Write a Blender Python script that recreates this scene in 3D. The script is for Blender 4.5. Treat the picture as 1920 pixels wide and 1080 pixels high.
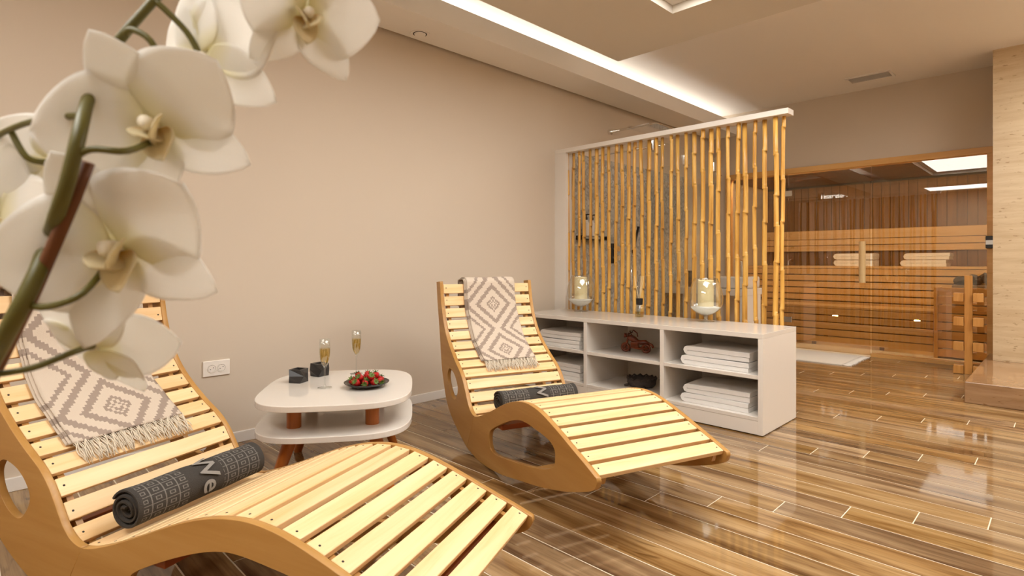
import bpy, bmesh, math, random
from mathutils import Vector, Matrix, Euler
for o in list(bpy.data.objects): bpy.data.objects.remove(o)
random.seed(7)
PI = math.pi
sc = bpy.context.scene
C = sc.collection

# ------------------------------------------------------------------ camera, world, exposure
cam_d = bpy.data.cameras.new('camera'); cam = bpy.data.objects.new('camera', cam_d); C.objects.link(cam)
cam.location = (0, 0, 1.0); cam.rotation_euler = (PI/2, 0, PI/4)
cam_d.sensor_width = 36; cam_d.lens = 1047/1920*36; cam_d.shift_y = -50/1920
cam_d.clip_start = 0.02; cam_d.clip_end = 60
cam_d.dof.use_dof = True; cam_d.dof.focus_distance = 2.6; cam_d.dof.aperture_fstop = 9.0
sc.camera = cam
w = bpy.data.worlds.new('world'); sc.world = w; w.use_nodes = True
w.node_tree.nodes['Background'].inputs[0].default_value = (1, .86, .68, 1)
w.node_tree.nodes['Background'].inputs[1].default_value = 0.0
vs = sc.view_settings
vs.view_transform = 'Standard'; vs.look = 'None'; vs.gamma = 1; vs.use_curve_mapping = False
vs.exposure = -0.06
LED = 9.0          # big ceiling panel
COVE = 8.5         # cove strips
WARM = (1.0, .98, .94)

# ------------------------------------------------------------------ materials
def lin(h):
    r = []
    for i in (0, 2, 4):
        c = int(h[i:i+2], 16)/255
        r.append(c/12.92 if c <= .04045 else ((c+.055)/1.055)**2.4)
    return (*r, 1)
MATS = {}
def newmat(name):
    m = bpy.data.materials.new(name); m.use_nodes = True
    MATS[name] = m
    return m, m.node_tree, m.node_tree.nodes, m.node_tree.links, m.node_tree.nodes['Principled BSDF']
def N(nt, t, **k):
    n = nt.nodes.new(t)
    for a, b in k.items():
        if a.startswith('i_'): n.inputs[int(a[2:])].default_value = b
        else: setattr(n, a, b)
    return n
def plain(name, col, rough=.5, metal=0, spec=.5, var=.04, scale=6, bump=0, bscale=200, coat=0):
    m, nt, no, li, p = newmat(name)
    p.inputs['Roughness'].default_value = rough; p.inputs['Metallic'].default_value = metal
    p.inputs['Specular IOR Level'].default_value = spec
    p.inputs['Coat Weight'].default_value = coat; p.inputs['Coat Roughness'].default_value = .05
    c = lin(col) if isinstance(col, str) else (*col, 1)
    tc = N(nt, 'ShaderNodeTexCoord')
    nz = N(nt, 'ShaderNodeTexNoise'); nz.inputs['Scale'].default_value = scale; nz.inputs['Detail'].default_value = 4
    li.new(tc.outputs['Object'], nz.inputs['Vector'])
    mx = N(nt, 'ShaderNodeMix', data_type='RGBA')
    mx.inputs[6].default_value = tuple(v*(1-var) for v in c[:3])+(1,)
    mx.inputs[7].default_value = tuple(min(1, v*(1+var)) for v in c[:3])+(1,)
    li.new(nz.outputs['Fac'], mx.inputs[0]); li.new(mx.outputs[2], p.inputs['Base Color'])
    if bump:
        n2 = N(nt, 'ShaderNodeTexNoise'); n2.inputs['Scale'].default_value = bscale; n2.inputs['Detail'].default_value = 3
        li.new(tc.outputs['Object'], n2.inputs['Vector'])
        b = N(nt, 'ShaderNodeBump'); b.inputs['Strength'].default_value = bump; b.inputs['Distance'].default_value = .004
        li.new(n2.outputs['Fac'], b.inputs['Height']); li.new(b.outputs[0], p.inputs['Normal'])
    return m
def wood(name, cols, axis=0, scale=1.0, rough=.5, spec=.4, stretch=14, hv=.12, coat=0, knots=0, bump=.04):
    """grain runs along the object's local axis; every object gets its own offset and tone"""
    m, nt, no, li, p = newmat(name)
    p.inputs['Roughness'].default_value = rough; p.inputs['Specular IOR Level'].default_value = spec
    p.inputs['Coat Weight'].default_value = coat; p.inputs['Coat Roughness'].default_value = .03
    tc = N(nt, 'ShaderNodeTexCoord'); oi = N(nt, 'ShaderNodeObjectInfo')
    mul = N(nt, 'ShaderNodeVectorMath', operation='SCALE'); mul.inputs[0].default_value = (13.1, 7.7, 5.3)
    li.new(oi.outputs['Random'], mul.inputs[3])
    add = N(nt, 'ShaderNodeVectorMath', operation='ADD')
    li.new(tc.outputs['Object'], add.inputs[0]); li.new(mul.outputs[0], add.inputs[1])
    mp = N(nt, 'ShaderNodeMapping'); s = [stretch*scale]*3; s[axis] = 1.0*scale
    mp.inputs['Scale'].default_value = s
    li.new(add.outputs[0], mp.inputs['Vector'])
    nz = N(nt, 'ShaderNodeTexNoise'); nz.inputs['Scale'].default_value = 1.6; nz.inputs['Detail'].default_value = 7
    nz.inputs['Roughness'].default_value = .62; nz.inputs['Distortion'].default_value = .6
    li.new(mp.outputs[0], nz.inputs['Vector'])
    cr = N(nt, 'ShaderNodeValToRGB'); e = cr.color_ramp.elements
    n = len(cols)
    while len(e) < n: e.new(.5)
    for i, c in enumerate(cols):
        e[i].position = .28+.44*i/(n-1); e[i].color = lin(c)
    li.new(nz.outputs['Fac'], cr.inputs[0])
    hs = N(nt, 'ShaderNodeHueSaturation')
    mr = N(nt, 'ShaderNodeMapRange'); mr.inputs[3].default_value = 1-hv; mr.inputs[4].default_value = 1+hv
    li.new(oi.outputs['Random'], mr.inputs[0]); li.new(mr.outputs[0], hs.inputs['Value'])
    li.new(cr.outputs[0], hs.inputs['Color'])
    out = hs.outputs[0]
    if knots:
        vo = N(nt, 'ShaderNodeTexVoronoi'); vo.inputs['Scale'].default_value = knots
        mp2 = N(nt, 'ShaderNodeMapping'); s2 = [1.6]*3; s2[axis] = .55; mp2.inputs['Scale'].default_value = s2
        li.new(add.outputs[0], mp2.inputs['Vector']); li.new(mp2.outputs[0], vo.inputs['Vector'])
        c2 = N(nt, 'ShaderNodeValToRGB'); c2.color_ramp.elements[0].position = .02; c2.color_ramp.elements[1].position = .09
        c2.color_ramp.elements[0].color = (.28, .2, .13, 1); c2.color_ramp.elements[1].color = (1, 1, 1, 1)
        li.new(vo.outputs['Distance'], c2.inputs[0])
        mm = N(nt, 'ShaderNodeMix', data_type='RGBA', blend_type='MULTIPLY'); mm.inputs[0].default_value = .8
        li.new(out, mm.inputs[6]); li.new(c2.outputs[0], mm.inputs[7]); out = mm.outputs[2]
    li.new(out, p.inputs['Base Color'])
    if bump:
        b = N(nt, 'ShaderNodeBump'); b.inputs['Strength'].default_value = bump; b.inputs['Distance'].default_value = .003
        li.new(nz.outputs['Fac'], b.inputs['Height']); li.new(b.outputs[0], p.inputs['Normal'])
    return m
def emit(name, col, s):
    m, nt, no, li, p = newmat(name); no.remove(p)
    e = N(nt, 'ShaderNodeEmission'); e.inputs[0].default_value = (*col, 1); e.inputs[1].default_value = s
    li.new(e.outputs[0], no['Material Output'].inputs[0])
    return m
def glass(name, tint, ior=1.5, boost=0.0, rough=.0):
    """thin sheet of glass: tinted straight-through light plus a fresnel mirror"""
    m, nt, no, li, p = newmat(name); no.remove(p)
    t = N(nt, 'ShaderNodeBsdfTransparent'); t.inputs[0].default_value = (*tint, 1)
    g = N(nt, 'ShaderNodeBsdfGlossy'); g.inputs['Roughness'].default_value = rough
    g.inputs['Color'].default_value = (1, 1, 1, 1)
    f = N(nt, 'ShaderNodeFresnel')
    ge = N(nt, 'ShaderNodeNewGeometry'); mi = N(nt, 'ShaderNodeMix'); mi.inputs[2].default_value = ior; mi.inputs[3].default_value = 1/ior
    li.new(ge.outputs['Backfacing'], mi.inputs[0]); li.new(mi.outputs[0], f.inputs[0])
    a = N(nt, 'ShaderNodeMath', operation='ADD', use_clamp=True); a.inputs[1].default_value = boost
    li.new(f.outputs[0], a.inputs[0])
    mx = N(nt, 'ShaderNodeMixShader')
    li.new(a.outputs[0], mx.inputs[0]); li.new(t.outputs[0], mx.inputs[1]); li.new(g.outputs[0], mx.inputs[2])
    li.new(mx.outputs[0], no['Material Output'].inputs[0])
    return m
M = {}
M['wall'] = plain('wall_paint', 'd2c3b0', .75, var=.015, scale=1.5, bump=.02, bscale=300, spec=.25)
M['ceil'] = plain('ceiling_paint', 'ebe5dd', .8, var=.01, scale=1.5, spec=.2)
M['tan'] = plain('ceiling_panel_paint', 'd2c9bb', .8, var=.01, scale=1.5, spec=.2)
M['white_trim'] = plain('white_trim', 'e6e0d8', .4, var=.01)
M['lacquer'] = plain('white_lacquer', 'e0d8ce', .09, var=.006, spec=.5)
M['lacquer_dull'] = plain('white_board', 'e6ded4', .3, var=.01)
M['pine'] = wood('pine_slat', ('e2b67a', 'eec894', 'f2d2a2'), 1, 1.0, .42, .4, 16, .06)
M['ply'] = wood('birch_plywood', ('a8783a', 'b48546', 'bf9254'), 0, .8, .38, .4, 9, .03)
M['ply_edge'] = wood('plywood_edge', ('cf9f5a', 'e5bd7c'), 0, 2, .5, .3, 30, .03)
M['redwood'] = wood('red_brown_board', ('7a3a14', '93491c', 'a25625'), 1, 1, .4, .4, 12, .05)
M['bamboo'] = None
M['travertine'] = None
M['chrome'] = plain('chrome', (.85, .84, .82), .08, 1, var=.01)
M['black'] = plain('black_plastic', '171514', .35, var=.05)
M['towel_white'] = plain('white_terry', 'f1eeea', .95, var=.02, scale=30, bump=.6, bscale=500, spec=.1)
M['grout'] = plain('pale_grout', 'e3d6bd', .6, var=.04)
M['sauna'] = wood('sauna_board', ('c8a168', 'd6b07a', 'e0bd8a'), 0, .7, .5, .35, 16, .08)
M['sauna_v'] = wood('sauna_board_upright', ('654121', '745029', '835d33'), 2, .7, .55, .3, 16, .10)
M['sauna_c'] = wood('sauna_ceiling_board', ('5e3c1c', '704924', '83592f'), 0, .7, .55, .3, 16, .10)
M['frame'] = wood('pine_frame', ('cf9a55', 'dcaa66', 'e6b877'), 0, .7, .4, .4, 14, .04)
M['handle'] = wood('pale_handle', ('e6c48c', 'f0d5a2'), 2, 1, .35, .4, 14, .03)
M['tableleg'] = wood('orange_brown_leg', ('8e4a16', 'a85d20', 'b66a2a'), 2, 1, .3, .5, 12, .03)
M['rack'] = wood('rack_wood', ('ab7230', 'c08743', 'cf9752'), 2, 1, .4, .4, 14, .08)
M['charcoal'] = plain('charcoal_stone', '2a2726', .35, var=.2, scale=25)
M['led'] = emit('led_panel', WARM, LED)
M['fill_n'] = emit('fill_panel_near', WARM, LED*1.2)
M['fill_r'] = emit('fill_panel_right', WARM, LED*1.75)
M['cove'] = emit('cove_strip', (1.0, .98, .94), COVE)
M['sauna_lamp'] = emit('sauna_lamp', (1.0, .72, .38), 60)
M['clear'] = glass('clear_glass', (.97, .98, .97), 1.45)
M['vase_glass'] = glass('vase_glass', (.96, .97, .96), 1.6, .03)
M['bronze'] = glass('bronze_glass', (.83, .74, .60), 1.52, .04)
M['wine'] = glass('sparkling_wine', (.86, .72, .33), 1.33)
M['candle'] = plain('cream_wax', 'f4e3b4', .5, var=.03, spec=.3)
M['sand'] = plain('white_sand', 'f3efe8', .95, var=.08, scale=200, bump=.8, bscale=400)
M['straw'] = plain('reed', 'e3cda0', .7)
M['stem'] = plain('orchid_stem', '5f5a1e', .45, var=.25, scale=40)
M['stem2'] = plain('orchid_stem_brown', '6e3f1c', .5, var=.25, scale=40)
M['leafgreen'] = plain('berry_leaf', '56702a', .6, var=.2, scale=80)
M['berry'] = plain('strawberry', 'b5140f', .22, var=.25, scale=60, bump=.5, bscale=900)
M['plate'] = plain('dark_plate', '2b2220', .2, var=.1)
M['amber'] = wood('carved_amber_wood', ('3f1708', '6b2c10', '8a4420'), 0, 4, .25, .5, 5, .03)
M['bark'] = plain('dark_bark', '3a302a', .6, var=.4, scale=60, bump=.8, bscale=120)
M['socket'] = plain('socket_plastic', 'efe7dd', .25, var=.005)
M['rim_shade'] = plain('rim_shade', '6e6256', .6)
M['dark'] = plain('dark_recess', '2a241e', .8)
M['fringe'] = plain('cream_yarn', 'd9cbb6', .9, var=.15, scale=120)
M['rug'] = plain('white_rug', 'e9e3d9', .95, var=.03, scale=80, bump=.6, bscale=300)
M['stone'] = plain('heater_stone', '4d4741', .8, var=.4, scale=30, bump=.6, bscale=60)
M['steel'] = plain('brushed_steel', (.5, .48, .45), .3, 1, var=.05)
M['soil'] = plain('potting_bark', '4b3524', .9, var=.4, scale=50)

# floor plank: wood-look glazed tile
def mk_plank():
    m, nt, no, li, p = newmat('glazed_wood_tile')
    p.inputs['Roughness'].default_value = .05; p.inputs['Specular IOR Level'].default_value = .5; p.inputs['IOR'].default_value = 1.55
    tc = N(nt, 'ShaderNodeTexCoord'); oi = N(nt, 'ShaderNodeObjectInfo')
    mul = N(nt, 'ShaderNodeVectorMath', operation='SCALE'); mul.inputs[0].default_value = (31, 17, 11); li.new(oi.outputs['Random'], mul.inputs[3])
    add = N(nt, 'ShaderNodeVectorMath', operation='ADD'); li.new(tc.outputs['Object'], add.inputs[0]); li.new(mul.outputs[0], add.inputs[1])
    def noise(sx, sy, scale, det, rg, dist=0.):
        mp = N(nt, 'ShaderNodeMapping'); mp.inputs['Scale'].default_value = (sx, sy, 1); li.new(add.outputs[0], mp.inputs[0])
        n = N(nt, 'ShaderNodeTexNoise'); n.inputs['Scale'].default_value = scale; n.inputs['Detail'].default_value = det
        n.inputs['Roughness'].default_value = rg; n.inputs['Distortion'].default_value = dist; li.new(mp.outputs[0], n.inputs['Vector'])
        return n.outputs['Fac']
    broad = noise(.55, 6.0, 2.2, 3, .5, .8)      # soft bands that run with the plank
    fine = noise(1.6, 42, 2.0, 6, .65, .4)       # fibre
    knot = noise(2.2, 9, 1.6, 2, .4, 1.5)
    def ramp(stops, src):
        c = N(nt, 'ShaderNodeValToRGB'); e = c.color_ramp.elements
        while len(e) < len(stops): e.new(.5)
        for i, (q, col) in enumerate(stops): e[i].position = q; e[i].color = lin(col) if isinstance(col, str) else (*col, 1)
        li.new(src, c.inputs[0]); return c.outputs[0]
    base = ramp([(.28, '5f4226'), (.42, '80603c'), (.54, '9a7a52'), (.72, 'b09168')], broad)
    fib = ramp([(.30, (.55, .50, .45)), (.50, (1, 1, 1)), (.75, (1.12, 1.1, 1.06))], fine)
    kn = ramp([(.24, (.42, .36, .3)), (.33, (1, 1, 1))], knot)
    def mulc(a, b, f):
        x = N(nt, 'ShaderNodeMix', data_type='RGBA', blend_type='MULTIPLY'); x.inputs[0].default_value = f
        li.new(a, x.inputs[6]); li.new(b, x.inputs[7]); return x.outputs[2]
    c = mulc(mulc(base, fib, .8), kn, .8)
    hs = N(nt, 'ShaderNodeHueSaturation')
    mr = N(nt, 'ShaderNodeMapRange'); mr.inputs[3].default_value = .84; mr.inputs[4].default_value = 1.14
    li.new(oi.outputs['Random'], mr.inputs[0]); li.new(mr.outputs[0], hs.inputs['Value'])
    w2 = N(nt, 'ShaderNodeTexWhiteNoise', noise_dimensions='1D'); li.new(oi.outputs['Random'], w2.inputs['W'])
    m2 = N(nt, 'ShaderNodeMapRange'); m2.inputs[3].default_value = .88; m2.inputs[4].default_value = 1.08
    li.new(w2.outputs['Value'], m2.inputs[0]); li.new(m2.outputs[0], hs.inputs['Saturation'])
    li.new(c, hs.inputs['Color']); li.new(hs.outputs[0], p.inputs['Base Color'])
    return m
M['plank'] = mk_plank()

def mk_bamboo():
    m, nt, no, li, p = newmat('bamboo')
    p.inputs['Roughness'].default_value = .32
    tc = N(nt, 'ShaderNodeTexCoord'); oi = N(nt, 'ShaderNodeObjectInfo')
    mul = N(nt, 'ShaderNodeVectorMath', operation='SCALE'); mul.inputs[0].default_value = (3, 5, 9)
    li.new(oi.outputs['Random'], mul.inputs[3])
    add = N(nt, 'ShaderNodeVectorMath', operation='ADD'); li.new(tc.outputs['Object'], add.inputs[0]); li.new(mul.outputs[0], add.inputs[1])
    mp = N(nt, 'ShaderNodeMapping'); mp.inputs['Scale'].default_value = (40, 40, 2.2); li.new(add.outputs[0], mp.inputs[0])
    nz = N(nt, 'ShaderNodeTexNoise'); nz.inputs['Scale'].default_value = 1.2; nz.inputs['Detail'].default_value = 5
    li.new(mp.outputs[0], nz.inputs['Vector'])
    cr = N(nt, 'ShaderNodeValToRGB'); e = cr.color_ramp.elements
    e[0].position = .3; e[0].color = lin('b07a30'); e[1].position = .7; e[1].color = lin('e3b866')
    x = e.new(.5); x.color = lin('d29f4b')
    li.new(nz.outputs['Fac'], cr.inputs[0])
    hs = N(nt, 'ShaderNodeHueSaturation'); mr = N(nt, 'ShaderNodeMapRange'); mr.inputs[3].default_value = .85; mr.inputs[4].default_value = 1.12
    li.new(oi.outputs['Random'], mr.inputs[0]); li.new(mr.outputs[0], hs.inputs['Value']); li.new(cr.outputs[0], hs.inputs['Color'])
    li.new(hs.outputs[0], p.inputs['Base Color'])
    return m
M['bamboo'] = mk_bamboo()
def mk_trav(name, cols, rough):
    m, nt, no, li, p = newmat(name)
    p.inputs['Roughness'].default_value = rough
    tc = N(nt, 'ShaderNodeTexCoord')
    mp = N(nt, 'ShaderNodeMapping'); mp.inputs['Scale'].default_value = (1.2, 1.2, 11); li.new(tc.outputs['Object'], mp.inputs[0])
    nz = N(nt, 'ShaderNodeTexNoise'); nz.inputs['Scale'].default_value = 1.8; nz.inputs['Detail'].default_value = 8; nz.inputs['Roughness'].default_value = .7
    li.new(mp.outputs[0], nz.inputs['Vector'])
    cr = N(nt, 'ShaderNodeValToRGB'); e = cr.color_ramp.elements
    e[0].position = .3; e[0].color = lin(cols[0]); e[1].position = .62; e[1].color = lin(cols[1])
    li.new(nz.outputs['Fac'], cr.inputs[0])
    mp2 = N(nt, 'ShaderNodeMapping'); mp2.inputs['Scale'].default_value = (9, 9, 30); li.new(tc.outputs['Object'], mp2.inputs[0])
    n2 = N(nt, 'ShaderNodeTexNoise'); n2.inputs['Scale'].default_value = 2.2; n2.inputs['Detail'].default_value = 3
    li.new(mp2.outputs[0], n2.inputs['Vector'])
    c2 = N(nt, 'ShaderNodeValToRGB'); c2.color_ramp.elements[0].position = .30; c2.color_ramp.elements[1].position = .36
    c2.color_ramp.elements[0].color = (.55, .45, .34, 1); c2.color_ramp.elements[1].color = (1, 1, 1, 1)
    li.new(n2.outputs['Fac'], c2.inputs[0])
    mm = N(nt, 'ShaderNodeMix', data_type='RGBA', blend_type='MULTIPLY'); mm.inputs[0].default_value = .8
    li.new(cr.outputs[0], mm.inputs[6]); li.new(c2.outputs[0], mm.inputs[7]); li.new(mm.outputs[2], p.inputs['Base Color'])
    return m
M['travertine'] = mk_trav('travertine', ('c0a47e', 'd3bd9a'), .35)
M['trav_dark'] = mk_trav('polished_brown_travertine', ('8f6b49', 'ad8964'), .08)
def mk_mosaic():
    m, nt, no, li, p = newmat('grey_mosaic')
    p.inputs['Roughness'].default_value = .25
    tc = N(nt, 'ShaderNodeTexCoord')
    vo = N(nt, 'ShaderNodeTexVoronoi'); vo.inputs['Scale'].default_value = 42; li.new(tc.outputs['Object'], vo.inputs['Vector'])
    cr = N(nt, 'ShaderNodeValToRGB'); e = cr.color_ramp.elements
    e[0].position = 0; e[0].color = lin('96928a'); e[1].position = 1; e[1].color = lin('c4bfb6')
    sp = N(nt, 'ShaderNodeSeparateColor'); li.new(vo.outputs['Color'], sp.inputs[0]); li.new(sp.outputs[0], cr.inputs[0])
    li.new(cr.outputs[0], p.inputs['Base Color'])
    b = N(nt, 'ShaderNodeBump'); b.inputs['Strength'].default_value = .4; b.inputs['Distance'].default_value = .003
    li.new(vo.outputs['Distance'], b.inputs['Height']); li.new(b.outputs[0], p.inputs['Normal'])
    return m
M['mosaic'] = mk_mosaic()
def mk_petal(name, base, tip):
    m, nt, no, li, p = newmat(name); no.remove(p)
    uv = N(nt, 'ShaderNodeUVMap'); sx = N(nt, 'ShaderNodeSeparateXYZ'); li.new(uv.outputs[0], sx.inputs[0])
    wv = N(nt, 'ShaderNodeTexNoise'); wv.inputs['Scale'].default_value = 3
    mp = N(nt, 'ShaderNodeMapping'); mp.inputs['Scale'].default_value = (9, 1, 1); li.new(uv.outputs[0], mp.inputs[0]); li.new(mp.outputs[0], wv.inputs['Vector'])
    cr = N(nt, 'ShaderNodeValToRGB'); e = cr.color_ramp.elements
    e[0].position = .0; e[0].color = lin(base); e[1].position = .3; e[1].color = lin(tip)
    li.new(sx.outputs[1], cr.inputs[0])
    d = N(nt, 'ShaderNodeBsdfDiffuse'); t = N(nt, 'ShaderNodeBsdfTranslucent')
    li.new(cr.outputs[0], d.inputs[0]); li.new(cr.outputs[0], t.inputs[0])
    b = N(nt, 'ShaderNodeBump'); b.inputs['Strength'].default_value = .12; b.inputs['Distance'].default_value = .002
    li.new(wv.outputs['Fac'], b.inputs['Height']); li.new(b.outputs[0], d.inputs['Normal'])
    mx = N(nt, 'ShaderNodeMixShader'); mx.inputs[0].default_value = .45
    li.new(d.outputs[0], mx.inputs[1]); li.new(t.outputs[0], mx.inputs[2])
    li.new(mx.outputs[0], no['Material Output'].inputs[0])
    return m
M['petal'] = mk_petal('orchid_petal', 'f3edc8', 'fdfbf6')
M['column'] = plain('orchid_column', 'f1e7cf', .5, var=.05, scale=80)
M['lip'] = mk_petal('orchid_lip', 'd3a94a', 'efe4c2')
def mk_throw():
    m, nt, no, li, p = newmat('ikat_throw')
    p.inputs['Roughness'].default_value = .95; p.inputs['Specular IOR Level'].default_value = .1
    uv = N(nt, 'ShaderNodeUVMap')
    sn = N(nt, 'ShaderNodeVectorMath', operation='SNAP'); sn.inputs[1].default_value = (.0095, .0075, 1)
    li.new(uv.outputs[0], sn.inputs[0])
    sx = N(nt, 'ShaderNodeSeparateXYZ'); li.new(sn.outputs[0], sx.inputs[0])
    def ma(op, a, b=None):
        n = N(nt, 'ShaderNodeMath', operation=op)
        for i, v in enumerate((a, b)):
            if v is None: continue
            if isinstance(v, (int, float)): n.inputs[i].default_value = v
            else: li.new(v, n.inputs[i])
        return n.outputs[0]
    u = ma('ABSOLUTE', sx.outputs[0])                       # metres from the middle line
    pv = ma('ADD', ma('DIVIDE', ma('SUBTRACT', sx.outputs[1], .2+.147), .329), 20.5)
    v = ma('ABSOLUTE', ma('SUBTRACT', ma('FRACT', pv), .5))   # 0 at a diamond's middle
    d = ma('ADD', ma('DIVIDE', u, .118), ma('MULTIPLY', v, .329/.132))   # 1 on the diamond's rim
    cr = N(nt, 'ShaderNodeValToRGB'); cr.color_ramp.interpolation = 'CONSTANT'
    A, B = lin('cdbdab'), lin('9d8c7f')
    stops = [(0, A), (.10, B), (.19, A), (.27, B), (.40, A), (.75, B), (1.0, A), (1.36, B), (1.62, A), (1.9, B), (2.08, A)]
    stops = [(q/2.4, c) for q, c in stops]
    e = cr.color_ramp.elements
    while len(e) < len(stops): e.new(.5)
    for i, (ps, c) in enumerate(stops): e[i].position = ps; e[i].color = c
    li.new(ma('DIVIDE', d, 2.4), cr.inputs[0])
    li.new(cr.outputs[0], p.inputs['Base Color'])
    tc = N(nt, 'ShaderNodeTexCoord'); nz = N(nt, 'ShaderNodeTexNoise'); nz.inputs['Scale'].default_value = 350
    li.new(tc.outputs['Object'], nz.inputs['Vector'])
    b = N(nt, 'ShaderNodeBump'); b.inputs['Strength'].default_value = .4; b.inputs['Distance'].default_value = .003
    li.new(nz.outputs['Fac'], b.inputs['Height']); li.new(b.outputs[0], p.inputs['Normal'])
    return m
M['throw'] = mk_throw()
def mk_roll():
    m, nt, no, li, p = newmat('charcoal_towel')
    p.inputs['Roughness'].default_value = .95; p.inputs['Specular IOR Level'].default_value = .08
    uv = N(nt, 'ShaderNodeUVMap'); sx = N(nt, 'ShaderNodeSeparateXYZ'); li.new(uv.outputs[0], sx.inputs[0])
    def ma(op, a, b=None):
        n = N(nt, 'ShaderNodeMath', operation=op)
        for i, v in enumerate((a, b)):
            if v is None: continue
            if isinstance(v, (int, float)): n.inputs[i].default_value = v
            else: li.new(v, n.inputs[i])
        return n.outputs[0]
    cell = .043
    fu = ma('ABSOLUTE', ma('SUBTRACT', ma('FRACT', ma('DIVIDE', sx.outputs[0], cell)), .5))
    fv = ma('ABSOLUTE', ma('SUBTRACT', ma('FRACT', ma('DIVIDE', sx.outputs[1], cell)), .5))
    mxx = ma('MAXIMUM', fu, fv)
    line = ma('GREATER_THAN', mxx, .455)
    ring = ma('MULTIPLY', ma('GREATER_THAN', mxx, .13), ma('LESS_THAN', mxx, .215))
    pat = ma('MAXIMUM', line, ring)
    # plain band in the middle that carries the lettering, plain hems at both ends
    band = ma('GREATER_THAN', ma('ABSOLUTE', ma('SUBTRACT', sx.outputs[0], .225)), .062)
    hem = ma('LESS_THAN', ma('ABSOLUTE', ma('SUBTRACT', sx.outputs[0], .225)), .212)
    pat = ma('MULTIPLY', pat, ma('MULTIPLY', band, hem))
    mx = N(nt, 'ShaderNodeMix', data_type='RGBA'); mx.inputs[6].default_value = lin('47433f'); mx.inputs[7].default_value = lin('85807a')
    li.new(ma('MULTIPLY', pat, .75), mx.inputs[0]); li.new(mx.outputs[2], p.inputs['Base Color'])
    tc = N(nt, 'ShaderNodeTexCoord'); nz = N(nt, 'ShaderNodeTexNoise'); nz.inputs['Scale'].default_value = 420
    li.new(tc.outputs['Object'], nz.inputs['Vector'])
    b = N(nt, 'ShaderNodeBump'); b.inputs['Strength'].default_value = .7; b.inputs['Distance'].default_value = .004
    li.new(ma('ADD', nz.outputs['Fac'], ma('MULTIPLY', pat, -.6)), b.inputs['Height']); li.new(b.outputs[0], p.inputs['Normal'])
    return m
M['roll'] = mk_roll()
M['letters'] = plain('woven_letters', '8d8882', .95, var=.1, scale=200, spec=.05)

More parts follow.
